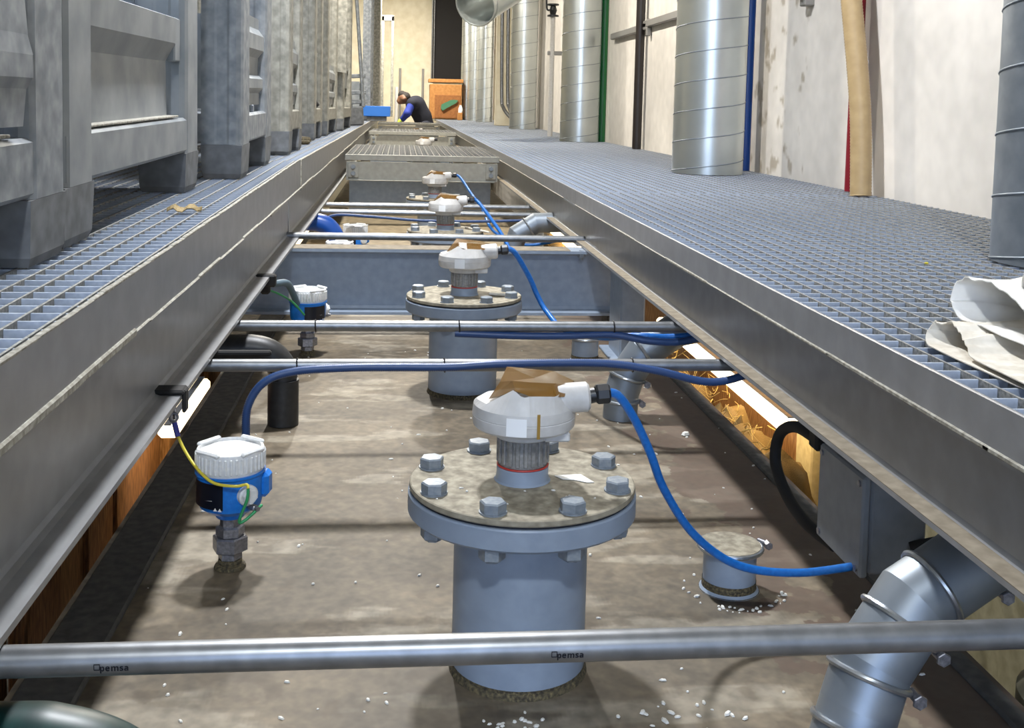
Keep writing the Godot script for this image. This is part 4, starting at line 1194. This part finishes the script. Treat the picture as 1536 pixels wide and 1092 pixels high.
func build_stillages():
	stillage("nearest stillage at the left edge, bent sheet panel and grey feet", 0.0 - 0.33, -1.5, -0.44, 1.0, 0, M.still)
	stillage("second stillage with smooth folded side panel and open slot", -1.53, -2.5, -0.447, 1.0, 0, M.still_panel)
	stillage("third stillage with scuffed bluish corner post", -2.75, -3.36, -0.385, 1.1, 2, M.still)
	stillage("fourth stillage with pale yellowish-grey corner post", -3.92, -4.42, -0.386, 1.3, 2, M.still_b)
	stillage("fifth stillage with the dark bag lying inside", -5.5, -6.05, -0.42, 1.4, 3, M.still_b)
	stillage("sixth stillage, narrow grey posts before the leaning frame", -6.3, -7.25, -0.408, 1.5, 2, M.still_b)
	stillage("seventh stillage with a hanging sheet on its side", -7.5, -8.7, -0.38, 1.6, 3, M.still_b)
	stillage("eighth stillage with upright bluish post behind the leaning frame", -12.6, -13.6, -0.33, 1.9, 2, M.still)
	stillage("farthest stillage, tall post near the end wall", -15.6, -16.6, -0.29, 2.1, 2, M.still_b)
	# bent loose sheet on the nearest stillage
	var b := B.new()
	var rows := [[0.5, 0.006, 0.02], [0.33, 0.004, 0.016], [0.285, 0.006, 0.012], [0.262, 0.009, 0.004], [0.235, 0.009, 0.004], [0.222, 0.004, 0.012], [0.178, 0.002, 0.02]]
	for i in rows.size() - 1:
		var p: Array = rows[i]; var q: Array = rows[i + 1]
		b.quad(Vector3(-0.44 + q[1], left_deck(-1) + q[0], -0.45), Vector3(-0.44 + q[1], left_deck(-1) + q[0], -1.352 + q[2]), Vector3(-0.44 + p[1], left_deck(-1) + p[0], -1.35 + p[2]), Vector3(-0.44 + p[1], left_deck(-1) + p[0], -0.45))
		b.quad(Vector3(-0.443 + p[1], left_deck(-1) + p[0], -0.45), Vector3(-0.443 + p[1], left_deck(-1) + p[0], -1.35 + p[2]), Vector3(-0.443 + q[1], left_deck(-1) + q[0], -1.352 + q[2]), Vector3(-0.443 + q[1], left_deck(-1) + q[0], -0.45))
	solo("bent_sheet", "bent galvanised sheet hanging on the nearest stillage", "sheet", b, M.still)
	# dark bag in the fifth
	b = B.new()
	var rings := []
	for k in [[0.0, 0.07], [0.02, 0.095], [0.05, 0.08], [0.075, 0.035]]:
		var ring := []
		for i in 14:
			var a := TAU * i / 14
			ring.append(Vector3(-0.505 + cos(a) * k[1] * (1.0 + 0.15 * sin(a * 3)), 0.672 + k[0] - 0.012 * cos(a), -5.62 - sin(a) * k[1]))
		rings.append(ring)
	b.loft(rings, true)
	solo("dark_bag", "dark crumpled bag resting in the fifth stillage", "bag", b, M.gasket)
	# hanging sheet of the seventh
	b = B.new()
	b.prism(PackedVector2Array([Vector2(0, 0.37), Vector2(0.075, 0.36), Vector2(0.07, 0.5), Vector2(0.09, 1.3), Vector2(0.0, 1.3)]), Transform3D(Basis.IDENTITY, Vector3(-0.435, 0.53, -7.44)), 0.012)
	solo("hanging_sheet", "tan-grey sheet hanging in front of the seventh stillage", "sheet", b, M.still_b)
	# leaning frame
	var n := thing("leaning_frame", "galvanised frame leaning towards the aisle beyond the seventh stillage", "frame", Vector3(-0.4, left_deck(-9.5) + 0.001, -9.5))
	n.rotation.z = 0.075
	for q in [[0.0, 0.075], [0.13, 0.03]]:
		b = B.new(); b.bevel(Vector3(q[0] - 0.03, 0.9, 0), Vector3(q[1], 1.5, 0.06), 0.008); part(n, "upright", b, M.still)
	for y in [0.2, 0.28, 0.42]:
		b = B.new(); b.bevel(Vector3(0.03, y, -0.01), Vector3(0.2, 0.035, 0.04), 0.005); part(n, "rail", b, M.still)
	b = B.new(); b.bevel(Vector3(0.03, 0.075, 0), Vector3(0.13, 0.15, 0.12), 0.01); part(n, "foot", b, M.still_foot)

func build_ducts():
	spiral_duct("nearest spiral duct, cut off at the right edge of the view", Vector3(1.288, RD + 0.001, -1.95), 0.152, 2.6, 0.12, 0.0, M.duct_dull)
	spiral_duct("wide bright spiral duct in front of the blue pipe", Vector3(1.328, RD + 0.001, -4.62), 0.152, 2.6, 0.122)
	spiral_duct("bright spiral duct left of the green pipe", Vector3(1.396, RD + 0.001, -8.45), 0.152, 2.6, 0.135)
	spiral_duct("slim-looking spiral duct beside the white pilaster", Vector3(1.38, RD + 0.001, -12.3), 0.15, 2.6, 0.15)
	spiral_duct("far spiral duct, right one of the far cluster", Vector3(1.27, RD + 0.001, -16.5), 0.125, 2.6, 0.15)
	spiral_duct("far spiral duct, middle one of the far cluster", Vector3(1.17, RD + 0.001, -17.3), 0.11, 2.6, 0.15)
	spiral_duct("far spiral duct beside the orange carton", Vector3(1.1, RD + 0.001, -18.2), 0.1, 2.6, 0.15)
	# duct with an open end overhead
	var n := thing("open_duct", "open-ended duct stub overhead near the far end", "duct", Vector3(0.505, 1.385, -7.6))
	var b := B.new()
	var d := Vector3(0.62, 0.45, -0.9).normalized()
	var t := axes(d, Vector3.ZERO)
	b.lathe([Vector2(0.15, 0.0), Vector2(0.15, 0.8)], t, 48)
	b.lathe([Vector2(0.147, 0.8), Vector2(0.147, 0.0)], t, 48)
	part(n, "duct_wall", b, M.duct)
	b = B.new(); torus(b, axes(d, d * 0.004), 0.151, 0.006, 48, 8); torus(b, axes(d, d * 0.05), 0.151, 0.004, 48, 8); part(n, "rim_bead", b, M.duct)
	# coloured wall pipes
	for q in [["green pipe running up the right wall", 1.575, -8.45, 0.028, M.pipe_green, 0.0], ["black pipe running up the right wall between green and blue", 1.57, -7.15, 0.03, M.pipe_black, 0.0], ["blue pipe running up the right wall behind the wide duct", 1.575, -4.87, 0.024, M.pipe_blue, 0.0], ["dark red pipe running up the wall behind the beige hose", 1.585, -3.70, 0.022, M.pipe_red, 0.0]]:
		n = thing("wall_pipe", q[0], "pipe", Vector3(q[1], RD + 0.001, q[2]), "coloured pipes on the right wall")
		b = B.new(); b.cyl(Vector3(0, 0, 0), Vector3(0.0, 2.8, 0.0), q[3], 24); part(n, "tube", b, q[4])
	for q in [[1.237, -7.65, 1.2, "grey pipe bracket at the green pipe", 0.03], [1.252, -6.65, 0.95, "grey pipe bracket at the black pipe", 0.025]]:
		n = thing("pipe_bracket", q[3], "bracket", Vector3(1.6, q[0], q[1]))
		b = B.new(); b.bevel(Vector3(-0.004, 0, 0), Vector3(0.03, 0.045, q[2]), 0.004); part(n, "arm", b, M.bracket)
		b = B.new(); b.bevel(Vector3(-0.002, -0.01, q[2] / 2 + 0.016), Vector3(0.03, 0.11, 0.03), 0.004); part(n, "wall_plate", b, M.bracket)
	n = thing("pipe_bracket", "small grey bracket high on the wall right of the blue pipe", "bracket", Vector3(1.6, 1.15, -4.24))
	b = B.new(); b.bevel(Vector3(0, 0, 0), Vector3(0.04, 0.05, 0.06), 0.004); b.bevel(Vector3(-0.02, 0.012, 0), Vector3(0.03, 0.02, 0.04), 0.003); part(n, "body", b, M.bracket)
	# beige ribbed hose
	n = thing("ribbed_hose", "beige ribbed hose leaning against the right wall", "hose", Vector3(1.535, RD + 0.001, -3.5))
	var hp := curve([Vector3(0, 0, 0), Vector3(0.0, 0.3, -0.04), Vector3(-0.02, 0.7, -0.12), Vector3(-0.05, 1.2, -0.22), Vector3(-0.1, 2.2, -0.4)], 30)
	var cv := Curve3D.new()
	for p in hp: cv.add_point(p)
	var q2 := []; var r2 := []
	var cnt := 420
	for i in cnt:
		q2.append(cv.sample_baked(cv.get_baked_length() * i / (cnt - 1), true)); r2.append(0.036 if i % 2 == 0 else 0.0342)
	b = B.new(); b.tube(q2, r2, 20); part(n, "hose_wall", b, M.hose)
	# conduit bend beside the pilaster, pilaster and valve
	b = B.new(); b.bevel(Vector3(1.42, 1.9, -14.0), Vector3(0.42, 2.95, 0.12), 0.01)
	struct("trim_1", b, M.far_wall)
	for q in [["pair of thin steel conduits bending at the pilaster, left one", 0.0], ["pair of thin steel conduits bending at the pilaster, right one", 0.075]]:
		b = B.new(); b.tube(curve([Vector3(1.225 + q[1], 2.6, -13.5), Vector3(1.235 + q[1], 1.6, -13.5), Vector3(1.25 + q[1], 0.8, -13.5), Vector3(1.265 + q[1], 0.67, -13.45), Vector3(1.32 + q[1] * 0.6, 0.57, -13.3), Vector3(1.4 + q[1] * 0.3, 0.48, -13.1)], 8), 0.022, 12)
		solo("steel_conduit", q[0], "tube", b, M.conduit)
	n = thing("wall_valve", "black valve on a white pipe high on the right wall", "valve", Vector3(1.31, 1.53, -9.5))
	b = B.new(); b.lathe([Vector2(0, -0.055), Vector2(0.05, -0.055), Vector2(0.05, -0.042), Vector2(0.024, -0.035), Vector2(0.034, 0.0), Vector2(0.024, 0.035), Vector2(0.05, 0.042), Vector2(0.05, 0.055), Vector2(0, 0.055)], Transform3D.IDENTITY, 24); part(n, "body", b, M.black)
	b = B.new(); b.tube(curve([Vector3(-0.03, 0, 0), Vector3(-0.055, 0.02, 0.0), Vector3(-0.06, 0.2, 0.0)], 6), 0.008, 8); part(n, "lever", b, M.black)
	b = B.new(); b.cyl(Vector3(0, -1.095, 0), Vector3(0, -0.055, 0), 0.022, 16); part(n, "white_pipe", b, M.head)
	for y in [-0.37]:
		b = B.new(); b.bevel(Vector3(0.07, y, 0.0), Vector3(0.22, 0.035, 0.03), 0.004); part(n, "pipe_clip", b, M.bracket)

func build_under_deck():
	strip_lamp("strip lamp glowing below the right walkway beside the wool", 0.917, -0.014, -2.4, -3.6, 0.1, 0.08)
	strip_lamp("strip lamp glowing below the right walkway beyond the cross beam", 0.8, 0.075, -4.75, -5.9, 0.08)
	strip_lamp("strip lamp glowing below the left walkway beside the planks", -0.497, -0.028, -2.42, -2.84, 0.06, 0.045)
	strip_lamp("strip lamp glowing below the left walkway beyond the cross beam", -0.44, 0.1, -4.2, -5.4, 0.08, 0.05)
	# planks on the left
	var n := thing("plank_wall", "row of upright brown planks below the left walkway", "planks", Vector3(-0.6, -1.38, -0.85))
	var rng := RandomNumberGenerator.new(); rng.seed = 21
	var z := 0.0
	while z > -3.0:
		var w := rng.randf_range(0.09, 0.2)
		var b := B.new(); b.bevel(Vector3(rng.randf_range(-0.012, 0.012), 0.77, z - w / 2), Vector3(0.025, 1.5 + rng.randf_range(-0.03, 0.03), w - 0.006), 0.003)
		part(n, "plank", b, M.wood if rng.randf() < 0.5 else M.wood_b)
		z -= w
	# cream boards and olive drum on the right
	n = thing("board_wall", "cream upright boards below the right walkway", "boards", Vector3(1.03, -1.38, -0.75))
	z = 0.0
	while z > -1.85:
		var w := rng.randf_range(0.1, 0.19)
		var b := B.new(); b.bevel(Vector3(rng.randf_range(-0.02, 0.02), 0.8, z - w / 2), Vector3(0.03, 1.56, w - 0.008), 0.004)
		part(n, "board", b, M.cream)
		z -= w
	var b := B.new(); b.lathe([Vector2(0, -1.38), Vector2(0.1, -1.38), Vector2(0.1, -0.2), Vector2(0.103, -0.195), Vector2(0.103, -0.185), Vector2(0.1, -0.18), Vector2(0.1, 0.0), Vector2(0.08, 0.02), Vector2(0, 0.02)], Transform3D(Basis.IDENTITY, Vector3(0.868, 0, -1.2)), 36)
	solo("olive_drum", "olive-grey cylinder standing below the right walkway at the corner", "cylinder", b, M.olive)
	b = B.new(); b.bevel(Vector3(0.0, 0, 0), Vector3(0.055, 0.05, 1.3), 0.008)
	var o := solo("timber_rail", "ochre rail above the glowing strip lamp on the right", "rail", b, M.timber)
	o.position = Vector3(0.945, 0.05, -2.98)
	b = B.new(); b.box(Vector3(0, 0, 0), Vector3(0.03, 1.5, 4.2))
	o = solo("lagging_board", "brown lagging board behind the mineral wool below the right walkway", "board", b, M.wood_b)
	o.position = Vector3(1.08, -0.6, -4.8)
	# mineral wool: lumps and loose strands nobody could count
	b = B.new()
	var lump := func(c: Vector3, s: Vector3, k: int):
		var fn := FastNoiseLite.new(); fn.seed = k; fn.frequency = 9.0
		var rings := []
		for i in 9:
			var v := -PI / 2 + PI * (i + 0.3) / 8.6
			var ring := []
			for j in 16:
				var a := TAU * j / 16
				var p := Vector3(cos(v) * cos(a), sin(v), -cos(v) * sin(a))
				ring.append(c + p * s * (1.0 + 0.35 * fn.get_noise_3dv(p + c * 3)))
			rings.append(ring)
		b.loft(rings, true)
	for i in 11:
		lump.call(Vector3(0.88 + rng.randf_range(-0.03, 0.03), -0.24 + rng.randf_range(-0.05, 0.03), -2.3 - i * 0.12), Vector3(0.1, 0.13, 0.09), i)
	for i in 5:
		lump.call(Vector3(0.84 + rng.randf_range(-0.03, 0.04), -0.06 + rng.randf_range(-0.03, 0.05), -4.9 - i * 0.14), Vector3(0.1, 0.09, 0.09), i + 40)
	var wool := solo("mineral_wool", "matted brown mineral wool under the strip lamp on the right", "wool", b, M.wool)
	wool.set_meta("kind", "stuff")
	b = B.new()
	for i in 190:
		var c := Vector3(rng.randf_range(0.78, 0.9), rng.randf_range(-0.13, -0.05), rng.randf_range(-2.35, -3.4))
		if i % 4 == 0: c = Vector3(rng.randf_range(0.74, 0.86), rng.randf_range(-0.02, 0.1), rng.randf_range(-4.8, -5.6))
		var d := Vector3(rng.randf_range(-1, 0.4), rng.randf_range(-0.9, 0.6), rng.randf_range(-1, 1)).normalized() * rng.randf_range(0.03, 0.09)
		var s := Vector3(rng.randf_range(-1, 1), rng.randf_range(-1, 1), rng.randf_range(-1, 1)) * 0.02
		b.tube(curve([c, c + d * 0.5 + s, c + d], 4), rng.randf_range(0.0004, 0.0012), 4, false)
	var fib := solo("wool_strands", "loose golden wool strands under the strip lamp on the right", "wool", b, M.fibre)
	fib.set_meta("kind", "stuff")

func build_far_end():
	person()
	var b: B
	var n := thing("carton", "large orange-brown carton at the end wall", "carton", Vector3(0.735, RD - 0.02, -17.95))
	n.scale = Vector3.ONE * 1.035
	b = B.new(); b.bevel(Vector3(0, 0.3, 0), Vector3(0.5, 0.54, 0.4), 0.008); part(n, "box", b, M.carton)
	b = B.new(); b.bevel(Vector3(0, 0.625, 0), Vector3(0.54, 0.055, 0.42), 0.006); part(n, "lid", b, M.carton)
	b = B.new(); b.bevel(Vector3(0.03, 0.225, 0.203), Vector3(0.4, 0.36, 0.012), 0.003); part(n, "front_flap", b, M.carton_dark)
	b = B.new()
	b.prism(PackedVector2Array([Vector2(-0.13, -0.06), Vector2(-0.1, -0.1), Vector2(0.12, 0.03), Vector2(0.15, 0.07), Vector2(0.1, 0.08), Vector2(0.03, 0.075), Vector2(-0.12, 0.0)]), Transform3D(Basis.IDENTITY, Vector3(0.785, RD + 0.245, -17.725)), 0.02)
	solo("green_sack", "flat green bundle leaning on the orange carton", "bundle", b, M.sack_green)
	b = B.new(); b.bevel(Vector3(0.96, RD + 0.061, -17.6), Vector3(0.08, 0.12, 0.1), 0.004); solo("small_box", "small tan box beside the orange carton", "box", b, M.carton)
	b = B.new(); b.lathe([Vector2(0, 0), Vector2(0.035, 0), Vector2(0.035, 0.07), Vector2(0.02, 0.1), Vector2(0.02, 0.12), Vector2(0, 0.12)], Transform3D(Basis.IDENTITY, Vector3(0.97, RD + 0.122, -17.6)), 16); solo("white_bottle", "white bottle on the small tan box", "bottle", b, M.white)
	# dark doorway opening with conduits
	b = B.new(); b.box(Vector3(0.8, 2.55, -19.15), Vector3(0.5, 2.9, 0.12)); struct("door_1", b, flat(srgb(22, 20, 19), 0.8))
	for x in [0.535, 0.57]:
		b = B.new(); b.cyl(Vector3(x, 1.1, -19.05), Vector3(x, 4.2, -19.05), 0.012, 10); solo("thin_conduit", "thin vertical conduit beside the dark doorway, %s one" % ("left" if x < 0.55 else "right"), "tube", b, M.conduit)
	for q in [[-0.005, -18.4, "thin grey post behind the crouching person's head"], [0.375, -18.4, "thin grey post right of the crouching person"]]:
		b = B.new(); b.cyl(Vector3(q[0], 0.0, q[1]), Vector3(q[0], 1.26, q[1]), 0.02, 12); b.cyl(Vector3(q[0], 0.0, q[1]), Vector3(q[0], 0.02, q[1]), 0.06, 16)
		solo("thin_post", q[2], "post", b, M.bracket)
	b = B.new(); b.cyl(Vector3(-0.06, 0.0, -18.6), Vector3(-0.06, 0.95, -18.6), 0.03, 16); solo("white_tube", "white upright tube left of the crouching person", "tube", b, M.white)
	# blue crate
	n = thing("blue_crate", "small bright blue crate on the left walkway edge", "crate", Vector3(-0.34, left_deck(-12.3) + 0.04, -12.3))
	b = B.new(); b.bevel(Vector3(0.085, 0.07, 0), Vector3(0.3, 0.115, 0.2), 0.006); part(n, "bin", b, M.crate_blue)
	b = B.new(); b.bevel(Vector3(0.085, 0.0, 0.0), Vector3(0.22, 0.08, 0.14), 0.004); part(n, "runner", b, M.still_foot)
	# gate frame far left
	n = thing("gate_frame", "tall grey frame at the end of the left row", "frame", Vector3(-0.19, left_deck(-17.3) + 0.001, -17.3))
	for x in [-0.09, 0.06]:
		b = B.new(); b.bevel(Vector3(x, 0.78, 0), Vector3(0.04, 1.56, 0.05), 0.004); part(n, "upright", b, M.still_b)
	b = B.new(); b.bevel(Vector3(-0.015, 1.53, 0), Vector3(0.19, 0.09, 0.05), 0.004); part(n, "top_rail", b, M.still_b)

func sheet_fold(label: String, prof: Array, x0: float, x1: float, m: Material, sd: int):
	# a sheet folded back on itself: curve in the Z-Y plane with thickness, run along X with soft creases
	var fn := FastNoiseLite.new(); fn.seed = sd; fn.frequency = 5.0
	var line := curve(prof.map(func(p): return Vector3(0, p[1], p[0])), 6)
	var nx := 14
	var b := B.new()
	var grid := []; var back := []
	for i in nx + 1:
		var s := float(i) / nx
		var g := []; var h := []
		for k in line.size():
			var p: Vector3 = line[k]
			var t: Vector3 = (line[mini(k + 1, line.size() - 1)] - line[maxi(k - 1, 0)]).normalized()
			var nn := Vector3(0, t.z, -t.y)
			var lift := fn.get_noise_2d(s * 1.2, k * 0.03) * 0.012 * minf(1.0, absf(p.y - prof[0][1]) / 0.02) + s * 0.01 * float(k) / line.size()
			var q := Vector3(lerpf(x0, x1, s) + 0.012 * sin(k * 0.13 + sd) * (1.0 - s), p.y + lift, p.z + s * 0.03 + 0.01 * fn.get_noise_2d(s, 9.0))
			g.append(q); h.append(q + nn * 0.0012)
		grid.append(g); back.append(h)
	b.group(1)
	for i in nx:
		for k in line.size() - 1:
			b.quad(grid[i][k], grid[i][k + 1], grid[i + 1][k + 1], grid[i + 1][k])
			b.quad(back[i][k + 1], back[i][k], back[i + 1][k], back[i + 1][k + 1])
	b.group(-1)
	for k in line.size() - 1:
		b.quad(grid[0][k + 1], grid[0][k], back[0][k], back[0][k + 1])
	solo("folded_sheet", label, "sheet", b, m, "folded white sheets on the right walkway")

func build_small():
	var y := RD + 0.002
	sheet_fold("lowest folded white sheet lying on the grating", [[-0.85, y], [-1.05, y], [-1.2, y + 0.001], [-1.235, y + 0.003], [-1.25, y + 0.012], [-1.245, y + 0.023], [-1.228, y + 0.029], [-1.195, y + 0.026], [-1.165, y + 0.012], [-1.11, y + 0.005], [-0.85, y + 0.004]], 0.645, 1.2, M.paper_old, 3)
	y += 0.03
	sheet_fold("middle folded white sheet on top of the lowest one", [[-0.8, y - 0.008], [-1.0, y - 0.006], [-1.18, y], [-1.235, y + 0.004], [-1.255, y + 0.02], [-1.25, y + 0.04], [-1.225, y + 0.052], [-1.185, y + 0.048], [-1.14, y + 0.034], [-1.1, y + 0.022], [-0.8, y + 0.008]], 0.685, 1.25, M.paper, 8)
	y += 0.03
	sheet_fold("topmost folded white sheet of the stack", [[-0.8, y - 0.01], [-1.0, y], [-1.15, y + 0.008], [-1.185, y + 0.016], [-1.19, y + 0.024], [-1.17, y + 0.03], [-1.1, y + 0.028], [-0.8, y + 0.02]], 0.715, 1.25, M.paper, 12)
	var b := B.new()
	# scraps on the cover plates
	b.prism(PackedVector2Array([Vector2(-0.028, 0.012), Vector2(0.006, 0.016), Vector2(0.018, -0.014), Vector2(0.008, -0.014), Vector2(-0.006, -0.004), Vector2(-0.02, -0.001)]), Transform3D(Basis(Vector3(1, 0, 0), Vector3(0, 0, -1), Vector3(0, 1, 0)), Vector3(0.23, 0.2426, -1.325)), 0.0008)
	solo("paper_scrap", "torn paper scrap on the nearest cover plate", "paper", b, M.paper)
	b = B.new(); b.bevel(Vector3(0.245, 0.2465, -2.63), Vector3(0.045, 0.006, 0.014), 0.002, Basis(Vector3.UP, -0.3)); solo("paper_scrap", "narrow pale scrap on the second cover plate", "paper", b, M.paper_old)
	b = B.new(); b.cyl(Vector3(0.25, 0.246, -4.05), Vector3(0.33, 0.244, -3.93), 0.004, 6); solo("wood_stick", "pale stick poking over the third cover plate", "stick", b, M.paper_old)
	# curled leaf on the left grating
	b = B.new()
	var pts := []
	for i in 9:
		var s := i / 8.0
		pts.append([Vector3(-0.41 + 0.06 * s, left_deck(-1.97) + 0.004 + 0.008 * sin(s * PI * 2.2) ** 2, -1.99 + 0.01 * sin(s * 5)), 0.009 * sin(s * PI) + 0.002])
	for i in 8:
		var p: Array = pts[i]; var q: Array = pts[i + 1]
		b.quad(p[0] + Vector3(0, 0, p[1]), q[0] + Vector3(0, 0, q[1]), q[0] + Vector3(0, 0.006, -q[1]), p[0] + Vector3(0, 0.006, -p[1]))
		b.quad(p[0] + Vector3(0, 0.0045, -p[1]), q[0] + Vector3(0, 0.0045, -q[1]), q[0] + Vector3(0, -0.0015, q[1]), p[0] + Vector3(0, -0.0015, p[1]))
	solo("dry_leaf", "curled dry leaf lying on the left grating", "leaf", b, M.leaf)
	b = B.new(); b.bevel(Vector3(-0.47, left_deck(-5.1) + 0.016, -5.1), Vector3(0.1, 0.03, 0.12), 0.01, Basis(Vector3.UP, 0.5)); b.bevel(Vector3(-0.43, left_deck(-5.1) + 0.01, -4.98), Vector3(0.06, 0.018, 0.05), 0.006)
	solo("rusty_scrap", "rusty scrap piece on the left grating between stillages", "scrap", b, M.rust)
	b = B.new(); b.bevel(Vector3(0.98, RD + 0.002, -1.93), Vector3(0.006, 0.004, 0.006), 0.001); solo("yellow_bit", "tiny yellow bit on the right grating", "bit", b, M.yellow)
	# white crumbs on the lid: too small and many to count
	b = B.new()
	var rng := RandomNumberGenerator.new(); rng.seed = 77
	var spots := []
	for i in 170: spots.append([Vector3(rng.randf_range(-0.36, 0.72), 0.0, -rng.randf_range(1.05, 3.1)), rng.randf_range(0.0012, 0.003)])
	for i in 26: spots.append([Vector3(0.13 + rng.randfn(0, 0.03), 0.0, -1.19 + rng.randfn(0, 0.012)), rng.randf_range(0.0015, 0.0035)])
	for i in 34:
		var a := PI * 1.5 + rng.randfn(0, 0.9)
		var rad := 0.06 + rng.randf() * 0.018
		spots.append([Vector3(0.505 + cos(a) * rad, 0.0, -1.53 - sin(a) * rad), rng.randf_range(0.001, 0.0034)])
	for i in 22: spots.append([Vector3(0.34 + rng.randfn(0, 0.05), 0.0, -1.21 + rng.randfn(0, 0.03)), rng.randf_range(0.0015, 0.0035)])
	for i in 10: spots.append([Vector3(0.16 + rng.randf_range(-0.11, 0.11), 0.242, -1.33 + rng.randf_range(0.03, 0.09)), rng.randf_range(0.001, 0.002)])
	spots.append([Vector3(0.63, 0, -2.28), 0.008])
	for s in spots:
		var r: float = s[1]
		b.lathe([Vector2(0, 0), Vector2(r, r * 0.2), Vector2(r * 0.7, r * 0.9), Vector2(0, r)], Transform3D(Basis(Vector3.UP, rng.randf() * 6.0), s[0]), 5, 0.0, true, Vector2(rng.randf_range(0.7, 2.2), 1.0))
	var cr := solo("white_crumbs", "white crumbs scattered over the tank lid", "crumbs", b, M.crumb)
	cr.set_meta("kind", "stuff")
